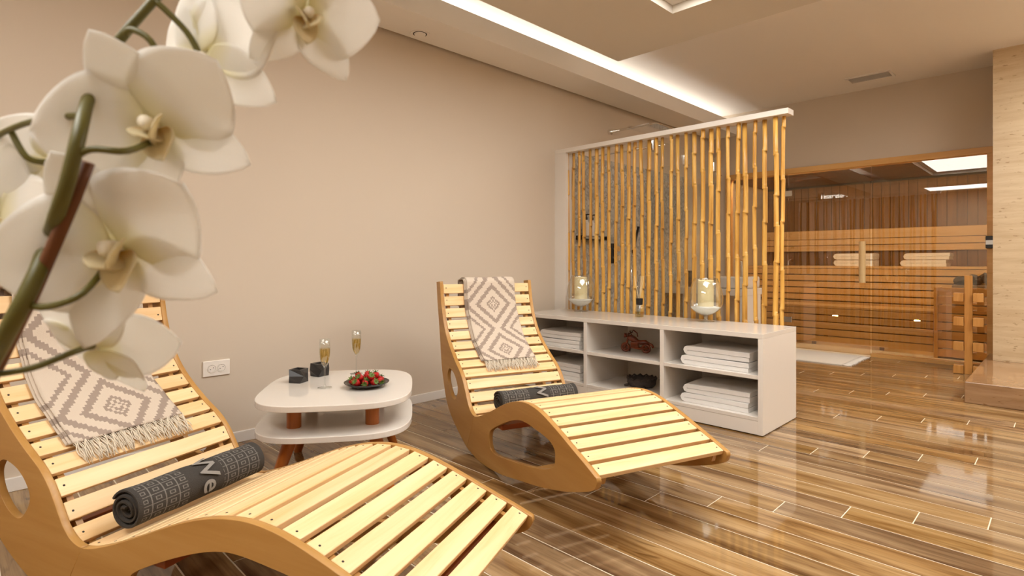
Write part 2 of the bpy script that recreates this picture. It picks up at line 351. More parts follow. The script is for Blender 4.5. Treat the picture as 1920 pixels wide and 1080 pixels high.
# ------------------------------------------------------------------ mesh helpers
class MB:
    def __init__(s): s.v = []; s.f = []; s.uv = None
    def box(s, x0, x1, y0, y1, z0, z1):
        b = len(s.v)
        s.v += [(x0, y0, z0), (x1, y0, z0), (x1, y1, z0), (x0, y1, z0), (x0, y0, z1), (x1, y0, z1), (x1, y1, z1), (x0, y1, z1)]
        s.f += [tuple(b+i for i in q) for q in ((0, 3, 2, 1), (4, 5, 6, 7), (0, 1, 5, 4), (1, 2, 6, 5), (2, 3, 7, 6), (3, 0, 4, 7))]
        return s
    def obox(s, c, ax, ay, az, hx, hy, hz):
        b = len(s.v); c, ax, ay, az = map(Vector, (c, ax, ay, az))
        for k in (-1, 1):
            for i, j in ((-1, -1), (1, -1), (1, 1), (-1, 1)):
                s.v.append(tuple(c+ax*i*hx+ay*j*hy+az*k*hz))
        s.f += [tuple(b+i for i in q) for q in ((0, 3, 2, 1), (4, 5, 6, 7), (0, 1, 5, 4), (1, 2, 6, 5), (2, 3, 7, 6), (3, 0, 4, 7))]
        return s
    def tube(s, pts, rad, n=10, cap=True):
        pts = [Vector(p) for p in pts]
        if not hasattr(rad, '__len__'): rad = [rad]*len(pts)
        b = len(s.v); up = None
        for i, p in enumerate(pts):
            t = (pts[min(i+1, len(pts)-1)]-pts[max(i-1, 0)])
            if t.length < 1e-9: t = Vector((0, 0, 1))
            t.normalize()
            if up is None:
                up = Vector((0, 0, 1)) if abs(t.z) < .9 else Vector((1, 0, 0))
            a = t.cross(up)
            if a.length < 1e-6: a = t.orthogonal()
            a.normalize(); c = a.cross(t).normalized(); up = c
            for k in range(n):
                g = 2*PI*k/n
                s.v.append(tuple(p+(a*math.cos(g)+c*math.sin(g))*rad[i]))
        for i in range(len(pts)-1):
            for k in range(n):
                s.f.append((b+i*n+k, b+i*n+(k+1) % n, b+(i+1)*n+(k+1) % n, b+(i+1)*n+k))
        if cap:
            s.f.append(tuple(b+k for k in range(n))[::-1]); e = b+(len(pts)-1)*n
            s.f.append(tuple(e+k for k in range(n)))
        return s
    def lathe(s, prof, n=24, c=(0, 0, 0), cap=True):
        b = len(s.v)
        for r, z in prof:
            for k in range(n):
                g = 2*PI*k/n
                s.v.append((c[0]+r*math.cos(g), c[1]+r*math.sin(g), c[2]+z))
        for i in range(len(prof)-1):
            for k in range(n):
                s.f.append((b+i*n+k, b+i*n+(k+1) % n, b+(i+1)*n+(k+1) % n, b+(i+1)*n+k))
        if cap:
            s.f.append(tuple(b+k for k in range(n))[::-1]); e = b+(len(prof)-1)*n
            s.f.append(tuple(e+k for k in range(n)))
        return s
    def prism(s, poly, z0, z1):
        b = len(s.v); n = len(poly)
        s.v += [(x, y, z0) for x, y in poly]+[(x, y, z1) for x, y in poly]
        s.f.append(tuple(b+i for i in range(n))[::-1]); s.f.append(tuple(b+n+i for i in range(n)))
        for i in range(n): s.f.append((b+i, b+(i+1) % n, b+n+(i+1) % n, b+n+i))
        return s
    def grid(s, fn, nu, nv):
        b = len(s.v)
        for i in range(nu+1):
            for j in range(nv+1): s.v.append(tuple(fn(i/nu, j/nv)))
        for i in range(nu):
            for j in range(nv):
                a = b+i*(nv+1)+j; s.f.append((a, a+nv+1, a+nv+2, a+1))
        return s
    def mesh(s, name, smooth=False):
        me = bpy.data.meshes.new(name); me.from_pydata(s.v, [], s.f); me.update()
        bm = bmesh.new(); bm.from_mesh(me); bmesh.ops.recalc_face_normals(bm, faces=bm.faces); bm.to_mesh(me); bm.free()
        if smooth:
            me.shade_smooth()
        return me
    def build(s, name, mat, parent=None, smooth=False, bevel=0, seg=2, angle=None):
        me = s.mesh(name, smooth)
        return link(name, me, mat, parent, bevel, seg, angle)
def link(name, me, mat, parent=None, bevel=0, seg=2, angle=None):
    if mat is not None and not me.materials: me.materials.append(mat)
    o = bpy.data.objects.new(name, me); C.objects.link(o)
    if parent: o.parent = parent
    if bevel:
        m = o.modifiers.new('bevel', 'BEVEL'); m.width = bevel; m.segments = seg; m.limit_method = 'ANGLE'; m.angle_limit = math.radians(40)
    if angle:
        sharpen(me, angle)
    return o
def sharpen(me, deg=40):
    bm = bmesh.new(); bm.from_mesh(me)
    for e in bm.edges:
        e.smooth = not (len(e.link_faces) == 2 and e.calc_face_angle(0) > math.radians(deg))
    bm.to_mesh(me); bm.free()
def tag(o, label=None, cat=None, group=None, kind=None):
    if label: o['label'] = label
    if cat: o['category'] = cat
    if group: o['group'] = group
    if kind: o['kind'] = kind
    return o
def empty(name, loc=(0, 0, 0), rz=0):
    o = bpy.data.objects.new(name, None); C.objects.link(o); o.location = loc; o.rotation_euler = (0, 0, rz); o.empty_display_size = .05
    return o
def struct(o): o['kind'] = 'structure'; return o
def catmull(P, k=6, closed=False):
    n = len(P); out = []
    rng = range(n) if closed else range(n-1)
    for i in rng:
        g = lambda j: Vector(P[j % n]) if closed else Vector(P[min(max(j, 0), n-1)])
        p0, p1, p2, p3 = g(i-1), g(i), g(i+1), g(i+2)
        for q in range(k):
            t = q/k
            out.append(tuple(.5*((2*p1)+(-p0+p2)*t+(2*p0-5*p1+4*p2-p3)*t*t+(-p0+3*p1-3*p2+p3)*t**3)))
    if not closed: out.append(tuple(P[-1]))
    return out
def set_uv(me, fn):
    uv = me.uv_layers.new(name='UVMap')
    for l in me.loops: uv.data[l.index].uv = fn(l.vertex_index)

# ------------------------------------------------------------------ the room
XL, XR, YN, YB = -3.26, 2.3, -1.9, 6.80
ZC, ZS = 2.81, 2.54
# floor: slab of grout with planks laid on it
fl = struct(MB().box(XL, XR, YN, YB+2.1, -.06, -.0012).build('floor', M['grout']))
RW, PL, GAP = .138, 1.36, .0021
y = 2.243-RW*12+RW*.5-.0
row0 = -12
rest = MB()
cnt = 0
rows = []
k = -31
while True:
    yb = 2.243+k*RW-RW/2
    if yb > YB-.03: break
    if yb+RW > YN: rows.append((k, yb))
    k += 1
plank_cache = {}
for k, yb in rows:
    x = -1.048+k*.2075
    y0, y1 = max(yb+GAP*1.35, YN), min(yb+RW-GAP*1.35, YB-.03)
    x -= math.ceil((x-XL)/PL)*PL
    while x < XR:
        x0, x1 = max(x+GAP, XL+.001), min(x+PL-GAP, XR)
        x += PL
        if x1-x0 < .03 or y1-y0 < .01: continue
        cx, cy = (x0+x1)/2, (y0+y1)/2
        d = (cy-cx)*.7071; l = (cy+cx)*.7071
        seen = d > .5 and abs(l) < d*1.05+.9
        if seen and cnt < 300:
            key = (round(x1-x0, 4), round(y1-y0, 4))
            if key not in plank_cache:
                plank_cache[key] = MB().box(-(x1-x0)/2, (x1-x0)/2, -(y1-y0)/2, (y1-y0)/2, -.0012, 0).mesh('plank')
            o = link('plank', plank_cache[key], M['plank'], fl); o.location = (cx, cy, 0); cnt += 1
        else:
            rest.box(x0, x1, y0, y1, -.0012, 0)
o = rest.build('plank_field', M['plank'], fl); o['kind'] = 'stuff'

wl = struct(MB().box(XL-.12, XL, YN, YB+2.1, -.06, ZC+.1).build('wall_left', M['wall']))
wr = struct(MB().box(XR, XR+.12, YN, YB+2.1, -.06, ZC+.1).build('wall_right', M['wall']))
wn = struct(MB().box(XL, XR, YN-.12, YN, -.06, ZC+.1).build('wall_near', M['wall']))
SX0, SX1, SZ = -3.03, -.49, 2.065            # opening of the sauna front
m = MB(); m.box(XL, SX0, YB, YB+.12, -.0012, ZC); m.box(SX1, XR, YB, YB+.12, -.0012, ZC); m.box(SX0, SX1, YB, YB+.12, SZ, ZC)
wb = struct(m.build('wall_back', M['wall']))
ce = struct(MB().box(XL, XR, YN, YB+.12, ZC, ZC+.1).build('ceiling', M['ceil']))
# soffit along the left wall, hollow cove with a lip
sf = struct(MB().box(XL+.05, -2.87, YN, YB, ZS, ZS+.02).box(-2.89, -2.87, YN, YB, ZS+.02, 2.685).box(XL+.05, XL+.06, YN, YB, ZS+.02, ZC).build('trim_1', M['ceil']))  # wall-side slot stays dark; unseen inner divider added to block cove light
st = MB().box(-3.18, -3.12, .3, YB-.02, ZS+.02, ZS+.04).build('cove_light', M['cove'])
tag(st, 'hidden strip light glowing in the ceiling cove above the left wall', 'strip light')
# soffit at the near end of the tray
sf2 = struct(MB().box(-2.87, XR, YN, .24, ZS, ZS+.02).box(-2.87, XR, .22, .24, ZS+.02, 2.685).build('trim_2', M['ceil']))
st2 = MB().box(-2.8, XR-.1, .03, .06, ZS+.02, ZS+.04).build('cove_light', M['cove'])
tag(st2, 'hidden strip light in the cove across the near end of the ceiling', 'strip light')
# hanging ceiling island with a recessed light
PX0, PX1, PY0, PY1 = -2.465, .75, .56, 3.62
LX0, LX1, LY0, LY1 = -1.75, .05, 1.19, 3.16
m = MB().box(PX0, LX0, PY0, PY1, ZS, ZC).box(LX1, PX1, PY0, PY1, ZS, ZC).box(LX0, LX1, PY0, LY0, ZS, ZC).box(LX0, LX1, LY1, PY1, ZS, ZC)
isl = struct(m.build('ceiling_island', M['tan']))
pl = empty('ceiling_light', ((LX0+LX1)/2, (LY0+LY1)/2, ZS+.05))
hx, hy = (LX1-LX0)/2-.002, (LY1-LY0)/2-.002
fr = MB()
for a in ((-hx, hx, -hy, -hy+.07), (-hx, hx, hy-.07, hy), (-hx, -hx+.07, -hy+.07, hy-.07), (hx-.07, hx, -hy+.07, hy-.07)): fr.box(*a, 0, .02)
fr.build('frame', M['white_trim'], pl)
MB().box(-hx+.07, hx-.07, -hy+.07, hy-.07, .004, .018).build('diffuser', M['led'], pl)
tag(pl, 'large rectangular light recessed in the tan ceiling island', 'ceiling light')
# assumed, unseen fill lights added to brighten the right half and near end
for lx, ly, lz, lb in ((1.05, 4.95, ZC-.03, 'added unseen fill light on the ceiling over the right half of the room'), (-.9, -.9, ZS-.03, 'added unseen fill light on the soffit behind the camera')):
  pr = empty('ceiling_light', (lx, ly, lz))
  fw, fh = (.6, 1.15) if lx > 0 else (1.3, .45)
  fr = MB()
  for a in ((-fw, fw, -fh, -fh+.06), (-fw, fw, fh-.06, fh), (-fw, -fw+.06, -fh+.06, fh-.06), (fw-.06, fw, -fh+.06, fh-.06)): fr.box(*a, 0, .03)
  fr.build('frame', M['white_trim'], pr)
  MB().box(-fw+.06, fw-.06, -fh+.06, fh-.06, .008, .028).build('diffuser', M['fill_r'] if lx > 0 else M['fill_n'], pr)
  tag(pr, lb, 'ceiling light')
# baseboard
MB_ = MB().box(XL, XL+.015, YN, 3.78, 0, .06)
bb = struct(MB_.build('baseboard_left', M['white_trim'], bevel=.003))
# ceiling speaker in the soffit
sp = empty('ceiling_speaker', (-3.11, 2.23, ZS))
MB().lathe([(.045, -.003), (.066, -.008), (.066, 0), (.045, 0)], 32, cap=False).build('trim_ring', M['ceil'], sp, True, angle=30)
MB().lathe([(.001, -.012), (.036, -.011), (.04, -.004), (.04, -.001)], 32).build('cone_cover', M['ceil'], sp, True, angle=30)
MB().lathe([(.04, -.004), (.0475, -.004), (.0475, 0), (.04, 0)], 32, cap=False).build('gap_ring', M['dark'], sp)
tag(sp, 'small round vent disc in the soffit above the left wall', 'ceiling vent')
# ceiling grille
gr = empty('ceiling_grille', (-1.39, 6.35, ZC))
m = MB()
for a in ((-.19, .19, -.11, -.09), (-.19, .19, .09, .11), (-.19, -.17, -.09, .09), (.17, .19, -.09, .09)): m.box(*a, -.012, 0)
m.build('frame', M['white_trim'], gr)
MB().box(-.17, .17, -.09, .09, -.002, 0).build('backing', M['dark'], gr)
for i in range(9):
    yy = -.08+i*.02
    MB().obox((0, yy, -.006), (1, 0, 0), (0, .8, .6), (0, -.6, .8), .17, .0085, .001).build('slat', M['ceil'], gr)
tag(gr, 'rectangular white air grille in the ceiling near the stone column', 'ceiling vent')

# ------------------------------------------------------------------ travertine column and plinth
m = MB().box(-.47, XR, 6.30, YB, .15, ZC)
col = struct(m.build('wall_stone_column', M['travertine']))
pb = MB().box(-.53, XR, 5.06, YB-.022, 0, .149).build('stone_plinth', M['trav_dark'], bevel=.004)
tag(pb, 'polished brown stone plinth at the foot of the travertine column', 'plinth')

# ------------------------------------------------------------------ sauna
SY = YB+1.85   # inside back
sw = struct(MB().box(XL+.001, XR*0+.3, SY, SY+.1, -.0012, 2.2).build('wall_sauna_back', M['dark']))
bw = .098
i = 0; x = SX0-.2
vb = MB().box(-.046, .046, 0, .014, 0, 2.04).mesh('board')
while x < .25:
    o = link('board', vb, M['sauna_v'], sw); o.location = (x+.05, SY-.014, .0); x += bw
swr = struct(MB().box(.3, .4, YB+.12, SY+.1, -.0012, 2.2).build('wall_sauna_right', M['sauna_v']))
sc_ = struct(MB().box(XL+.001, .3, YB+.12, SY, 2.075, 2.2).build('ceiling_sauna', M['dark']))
cb = MB().box(-1.75, 1.75, -.046, .046, 0, .012).mesh('board')
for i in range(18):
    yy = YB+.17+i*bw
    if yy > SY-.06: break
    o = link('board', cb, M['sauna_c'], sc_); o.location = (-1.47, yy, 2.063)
# front frame
ff = empty('glass_partition', (0, YB, 0))
MB().box(SX0, SX1, -.02, .09, 2.003, 2.065).build('top_rail', M['frame'], ff, bevel=.003)
MB().box(-.548, SX1, -.02, .09, 0, 2.003).build('right_post', M['frame'], ff, bevel=.003)
MB().box(SX0, -2.98, -.02, .09, 0, 2.003).build('left_post', M['frame'], ff, bevel=.003)
MB().box(-1.48, -.548, -.02, .07, 0, .035).build('sill', M['frame'], ff, bevel=.003)
MB().box(-2.98, -2.32, -.02, .07, 0, .035).build('sill', M['frame'], ff, bevel=.003)
MB().box(-2.98, -2.313, .02, .028, .035, 2.003).build('fixed_pane', M['bronze'], ff)
MB().box(-1.478, -.548, .02, .028, .035, 2.003).build('fixed_pane', M['bronze'], ff)
dr = MB().box(-2.307, -1.486, .02, .028, .01, 1.99).build('door_pane', M['bronze'], ff)
for zz in (1.78, .33):
    MB().box(-2.35, -2.262, .006, .042, zz-.032, zz+.032).build('hinge', M['chrome'], ff, bevel=.003)
hd = MB().tube([(-1.548, -.045, .775), (-1.548, -.045, 1.21)], .031, 20).build('handle', M['handle'], dr, True, angle=40)
for zz in (.83, 1.155): MB().tube([(-1.548, -.02, zz), (-1.548, .02, zz)], .01, 10).build('handle_stud', M['chrome'], dr)
MB().box(-.556, -.486, -.05, -.02, 1.12, 1.235).build('lock_box', M['black'], ff, bevel=.004)
MB().box(-.554, -.488, -.0515, -.05, 1.155, 1.195).build('lock_plate', M['steel'], ff)
tag(ff, 'sauna front of bronze glass panes in a pale pine frame', 'glass partition')
# benches
def bench(name, label, y0, y1, ztop, gapz, zlow, L1=.25):
    b = empty(name, (0, y0, 0))
    L0 = SX0-.18
    nb = int((y1-y0)/.098)
    for i in range(nb):
        MB().box(L0, L1, i*.1+.002, i*.1+.09, ztop-.028, ztop).build('seat_board', M['sauna'], b, bevel=.003)
    z = ztop-.034
    while z-.07 > zlow:
        MB().box(L0, L1, 0, .02, z-.070, z).build('front_board', M['sauna'], b, bevel=.003); z -= .0825
    for xx in (-2.9, -2.2, -1.5, -.8, -.1):
        if xx > L1-.05: continue
        MB().box(xx-.02, xx+.02, .022, .05, 0, ztop-.03).build('batten', M['sauna_v'], b)
    return tag(b, label, 'sauna bench')
bench('sauna_bench', 'upper slatted sauna bench that carries the white towels', YB+1.02, SY-.03, .94, .08, .40)
bench('sauna_bench', 'lower slatted sauna bench behind the bronze glass', YB+.55, YB+1.0, .47, .08, .02, -1.03)
bk = empty('wall_rail', (0, SY-.055, 0))
for z0, z1 in ((1.31, 1.43), (1.225, 1.303), (1.14, 1.217)):
    MB().box(SX0-.18, .25, 0, .022, z0, z1).build('board', M['sauna'], bk, bevel=.003)
for xx in (-2.7, -1.7, -.7): MB().box(xx-.025, xx+.025, .022, .036, 1.12, 1.45).build('batten', M['sauna_v'], bk)
tag(bk, 'horizontal wooden backrest boards on the sauna back wall', 'backrest')
hr = MB().prism([(0, 0), (.4, 0), (.4, .03), (.0, .09)], -.22, .22)
hr.v = [(-x, z, y) for x, y, z in hr.v]
o = hr.build('sauna_headrest', M['sauna'], bevel=.003); o.location = (-.2, YB+1.35, .94)
tag(o, 'wedge-shaped wooden headrest at the right end of the upper sauna bench', 'headrest')
# lamps under the lower bench
for xx, lb in ((-1.98, 'small bright lamp behind the lower sauna bench boards, beside the door side'), (-1.18, 'small bright lamp behind the lower sauna bench boards, nearer the heater')):
    o = MB().lathe([(.005, -.02), (.028, -.012), (.028, .012), (.005, .02)], 16).build('sauna_lamp', M['sauna_lamp'], smooth=True)
    o.location = (xx, YB+.62, .345); tag(o, lb, 'lamp')
# hidden strip added behind the top rail to light the sauna interior
o = MB().box(-2.9, .2, 0, .02, 0, .02).build('sauna_fill_light', emit('sauna_fill_glow', (1, .94, .83), 125.0)); o.location = (0, YB+.13, 2.04)
tag(o, 'added hidden fill strip along the top of the sauna front, inside', 'strip light')
# heater with guard
hg = empty('sauna_heater', (-.645, YB+.40, 0))
MB().box(-.36, -.325, 0, .035, 0, .73).build('guard_post', M['frame'], hg, bevel=.003)
MB().box(.325, .36, 0, .035, 0, .73).build('guard_post', M['frame'], hg, bevel=.003)
z = .73
while z > .06:
    MB().box(-.325, .325, .005, .027, z-.078, z).build('guard_board', M['frame'], hg, bevel=.003)
    MB().box(-.35, -.33, .04, .33, z-.078, z).build('guard_side_board', M['frame'], hg, bevel=.003); z -= .0905
MB().box(-.22, .22, .07, .3, .1, .76).build('heater_body', M['steel'], hg, bevel=.01)
ico = bmesh.new(); bmesh.ops.create_icosphere(ico, subdivisions=2, radius=1)
for v in ico.verts: v.co *= 1+.18*math.sin(v.co.x*5+1)*math.cos(v.co.y*4+v.co.z*3)
ime = bpy.data.meshes.new('stone'); ico.to_mesh(ime); ico.free()
for i in range(26):
    o = link('stone', ime, M['stone'], hg)
    a = random.uniform(-.2, .2)
    o.location = (a, random.uniform(.09, .28), .775+random.uniform(0, .05)*(1-abs(a)/.2)+.015); s = random.uniform(.03, .05); o.scale = (s*1.2, s, s*.8)
    o.rotation_euler = (random.random()*6, random.random()*6, 0)
tag(hg, 'sauna heater with dark stones behind a slatted wooden guard', 'sauna heater')

def towel_mesh(L, D, layers=3, th=.018, seed=0):
    """sheet folded in a serpentine: rounded fold on the left, open layers on the right"""
    rnd = random.Random(seed)
    path = []
    r = th/2+.0012
    for k in range(layers):
        z = th/2+k*2*r
        xa, xb = 0+rnd.uniform(0, .004), L-rnd.uniform(.002, .008)
        if k % 2 == 0: seq = [(xb, z), (L*.5, z), (xa+r, z)]
        else: seq = [(xa+r, z), (L*.5, z), (xb, z)]
        if k: 
            px, pz = path[-1]
            cx, cz = px, (pz+z)/2
            sgn = -1 if (k % 2 == 1) else 1
            for q in (-.6, 0, .6):
                g = q*PI/2*1.0
                path.append((cx+sgn*r*math.cos(g), cz+r*math.sin(g)))
        path += seq
    # thicken
    left, right = [], []
    for i, (x, z) in enumerate(path):
        a = Vector(path[max(i-1, 0)]); b = Vector(path[min(i+1, len(path)-1)]); t = (b-a).normalized(); n = Vector((-t.y, t.x))
        left.append((x+n.x*th/2, z+n.y*th/2)); right.append((x-n.x*th/2, z-n.y*th/2))
    poly = left+right[::-1]
    n = len(poly)
    mb = MB(); ys = [0, .006, .03, D*.35, D*.7, D-.03, D-.006, D]
    for j, yy in enumerate(ys):
        e = min(yy, D-yy); ins = .006 if e < .003 else (.0015 if e < .01 else 0)
        cz = sum(p[1] for p in poly)/n
        for (x, z) in poly:
            zz = z+.0025*math.sin(x*23+yy*17+seed)*min(1, z/.02)
            mb.v.append((x+(ins if x < .02 else 0)+.002*math.sin(yy*31+seed+z*60), yy, max(0, zz+(cz-zz)*ins*3)))
    for j in range(len(ys)-1):
        for i in range(n):
            mb.f.append((j*n+i, j*n+(i+1) % n, (j+1)*n+(i+1) % n, (j+1)*n+i))
    mm = len(path)
    for j in (0, len(ys)-1):
        for i in range(mm-1):
            mb.f.append((j*n+i, j*n+i+1, j*n+(n-2-i), j*n+(n-1-i)))
    return mb.mesh('folded_towel', True)
def towel(loc, L, D, label, seed, group, layers=3, th=.018, rz=0):
    me = towel_mesh(L, D, layers, th, seed); sharpen(me, 50)
    o = link('folded_towel', me, M['towel_white']); o.location = loc; o.rotation_euler = (0, 0, rz)
    return tag(o, label, 'towel', group)
def rolled(loc, L, r, label, seed, group):
    # flat roll, spiral seen from the end
    mb = MB(); n = 40; turns = 1.8; pts = []
    for i in range(n+1):
        g = turns*2*PI*i/n; rr = r*(.35+.65*i/n)-.008
        pts.append((rr*math.cos(g)*1.35, rr*math.sin(g)*.8))
    poly = []
    for i, p in enumerate(pts):
        a = Vector(pts[max(i-1, 0)]); b = Vector(pts[min(i+1, n)]); t = (b-a).normalized(); q = Vector((-t.y, t.x))
        poly.append((p[0]+q.x*.0075, p[1]+q.y*.0075, p[0]-q.x*.0075, p[1]-q.y*.0075))
    xs = [0, .006, .05, L*.5, L-.05, L-.006, L]
    for j, xx in enumerate(xs):
        for p in poly:
            mb.v.append((xx+.003*math.sin(p[0]*80), p[0], p[1])); mb.v.append((xx+.003*math.sin(p[0]*80), p[2], p[3]))
    S = 2*(n+1)
    for j in range(len(xs)-1):
        for i in range(n):
            for q in (0, 1): mb.f.append((j*S+2*i+q, j*S+2*i+2+q, (j+1)*S+2*i+2+q, (j+1)*S+2*i+q))
    for j in (0, len(xs)-1):
        for i in range(n): mb.f.append((j*S+2*i, j*S+2*i+2, j*S+2*i+3, j*S+2*i+1))
    mz = min(v[2] for v in mb.v); mb.v = [(a, b, c-mz) for a, b, c in mb.v]
    o = mb.build('rolled_towel', M['towel_white'], smooth=True, angle=60); o.location = loc
    return tag(o, label, 'towel', group)
for i, (cx, nm) in enumerate(((-1.90+.0, 'left'), (-1.19, 'right'))):
    for j in (0, 1):
        towel((cx-.23+(.03 if j and i else 0), YB+1.15, .9405+j*.081), .43, .3, f'white towel on the upper sauna bench, {"upper" if j else "lower"} one of the {nm} pair', 20+i*2+j, 'towels on the sauna bench', 2, .036)

# rack in front of the glass
rk = empty('slipper_rack', (-.637, 6.36, 0))
MB().box(-.028, .028, -.03, -.005, 0, .875).build('post', M['rack'], rk, bevel=.003)
for zz in (.0, .205, .425, .64):
    for sx in (-1, 1):
        MB().box(min(sx*.032, sx*.104), max(sx*.032, sx*.104), -.05, .03, zz+.004, zz+.078).build('side_block', M['rack'], rk, bevel=.003)
    MB().box(-.1, .1, .0, .03, zz+.02, zz+.06).build('cross_bar', M['rack'], rk, bevel=.002)
tag(rk, 'upright wooden rack with four pairs of blocks beside the stone plinth', 'rack')

# rug
rg = empty('rug', (-1.95, 6.38, 0))
MB().grid(lambda u, v: (-.36+u*.76, -.36+v*.70, .010+.0015*math.sin(u*40)*math.sin(v*21)), 40, 16).build('pile', M['rug'], rg, True)
MB().box(-.36, .40, -.36, .34, .001, .009).build('backing', M['rug'], rg)
m = MB()
for i in range(46):
    yy = -.355+i*.0152
    m.tube([(.40, yy, .008), (.43, yy+random.uniform(-.006, .006), .006), (.47+random.uniform(-.01, .012), yy+random.uniform(-.014, .014), .004)], [.004, .0045, .003], 5)
tag(m.build('fringe', M['rug'], rg, True), kind='stuff')
tag(rg, 'white fringed rug on the floor before the sauna door', 'rug')

# ------------------------------------------------------------------ shower behind the bamboo
ml = struct(MB().box(XL, XL+.012, 3.94, 6.2, 0, 2.0).build('wall_shower_tiles', M['mosaic']))
sg = empty('shower_enclosure', (-2.42, 3.95, 0))
MB().box(-.004, .004, 0, .60, .01, 2.0).build('glass_panel', M['clear'], sg)
dp = MB().box(-.004, .004, .61, 1.36, .01, 2.0).build('glass_door', M['clear'], sg)
MB().box(-.825, -.006, 1.352, 1.360, .01, 2.0).build('glass_panel', M['clear'], sg)
for yy, zz in ((.1, 1.95), (.66, 1.9), (.66, .25), (1.2, 1.9), (1.32, 1.88)):
    MB().box(-.02, .02, yy-.03, yy+.03, zz-.045, zz+.045).build('hinge', M['chrome'], sg, bevel=.004)
for xx in (-.05, .05):
    MB().tube([(xx, 1.19, .84), (xx, 1.19, 1.16)], .01, 10).build('handle', M['chrome'], dp, True)
MB().tube([(-.815, .3, 1.985), (0, .3, 1.985)], .008, 8).build('stay_bar', M['chrome'], sg, True)
tag(sg, 'clear glass shower enclosure with chrome hinges behind the bamboo screen', 'shower enclosure')
sh = empty('rain_shower', (XL, 4.63, 2.29))
MB().tube([(.0, 0, 0), (.03, 0, 0)], .028, 18).build('wall_rosette', M['chrome'], sh, True, angle=40)
MB().tube([(.03, 0, 0), (.45, 0, .0)], .013, 12).build('arm', M['chrome'], sh, True)
MB().box(.33, .63, -.15, .15, -.05, -.038).build('head', M['chrome'], sh, bevel=.004)
MB().tube([(.45, 0, 0), (.45, 0, -.04)], .013, 12).build('neck', M['chrome'], sh, True)
tag(sh, 'square chrome rain shower head on a wall arm above the bamboo', 'shower head')
mx_ = empty('shower_mixer', (XL+.012, 4.69, 1.08))
MB().box(0, .012, -.045, .045, -.1, .1).build('plate', M['black'], mx_, bevel=.004)
for zz in (-.045, .045): MB().tube([(.012, 0, zz), (.06, 0, zz)], .028, 18).build('knob', M['chrome'], mx_, True, angle=40)
tag(mx_, 'black shower mixer plate with two chrome knobs on grey tiles', 'shower mixer')
hs_ = empty('hand_shower', (XL+.012, 4.98, 1.1))
MB().box(0, .04, -.02, .02, -.02, .02).build('bracket', M['chrome'], hs_, bevel=.003)
MB().tube([(.05, 0, .0), (.06, .02, .12), (.07, .06, .26)], [.011, .012, .014], 10).build('handle', M['black'], hs_, True)
MB().tube([(.045, -.0, 0), (.06, -.07, -.25), (.06, -.05, -.5), (.05, .03, -.55), (.04, .08, -.35)], .007, 8).build('hose', M['chrome'], hs_, True)
tag(hs_, 'black hand shower on a wall bracket with a chrome hose', 'hand shower')
shf = empty('shower_shelf', (XL+.012, 4.25, 1.2))
MB().box(0, .11, -.16, .22, 0, .008).build('shelf_plate', M['black'], shf)
for yy in (-.16, .22): MB().box(0, .11, yy-.003, yy+.003, .008, .04).build('rail_end', M['black'], shf)
MB().box(.104, .11, -.16, .22, .03, .036).build('front_rail', M['black'], shf)
tag(shf, 'narrow black wire shelf on the shower wall', 'shelf')
for i, yy in enumerate((4.17, 4.26)):
    b = empty('pump_bottle', (XL+.07, yy, 1.208))
    MB().lathe([(.026, 0), (.028, .004), (.028, .15), (.012, .168), (.012, .178)], 18).build('bottle', M['lacquer'], b, True, angle=40)
    MB().lathe([(.013, .178), (.013, .2), (.006, .205), (.006, .225)], 14).build('cap', M['black'], b, True, angle=40)
    MB().box(-.006, .04, -.006, .006, .222, .232).build('spout', M['black'], b)
    tag(b, f'white pump bottle with black cap on the shower shelf, {"left" if i == 0 else "right"} one', 'bottle', 'pump bottles on the shower shelf')
# white washstand beyond the shower
wv = empty('washstand', (-2.77, 5.66, 0))
MB().box(-.47, .42, 0, .5, .645, .715).build('top', M['lacquer_dull'], wv, bevel=.003)
for xx in (-.25, .12, .38): MB().box(xx, xx+.035, .02, .48, 0, .645).build('side_panel', M['lacquer_dull'], wv, bevel=.003)
MB().box(.02, .42, .05, .45, .716, .84).build('basin', M['lacquer'], wv, bevel=.02, seg=3)
MB().tube([(.22, .46, .716), (.22, .46, 1.0), (.22, .34, 1.03), (.22, .3, 1.0)], .014, 10).build('tap', M['chrome'], wv, True)
tag(wv, 'white washstand with basin standing behind the shower glass', 'washstand')
vz = MB().lathe([(.03, 0), (.055, .04), (.06, .09), (.035, .14), (.02, .16), (.024, .18)], 20).build('vase', M['black'], smooth=True)
vz.location = (-3.02, 5.85, .7155); tag(vz, 'small black vase on the white washstand', 'vase')

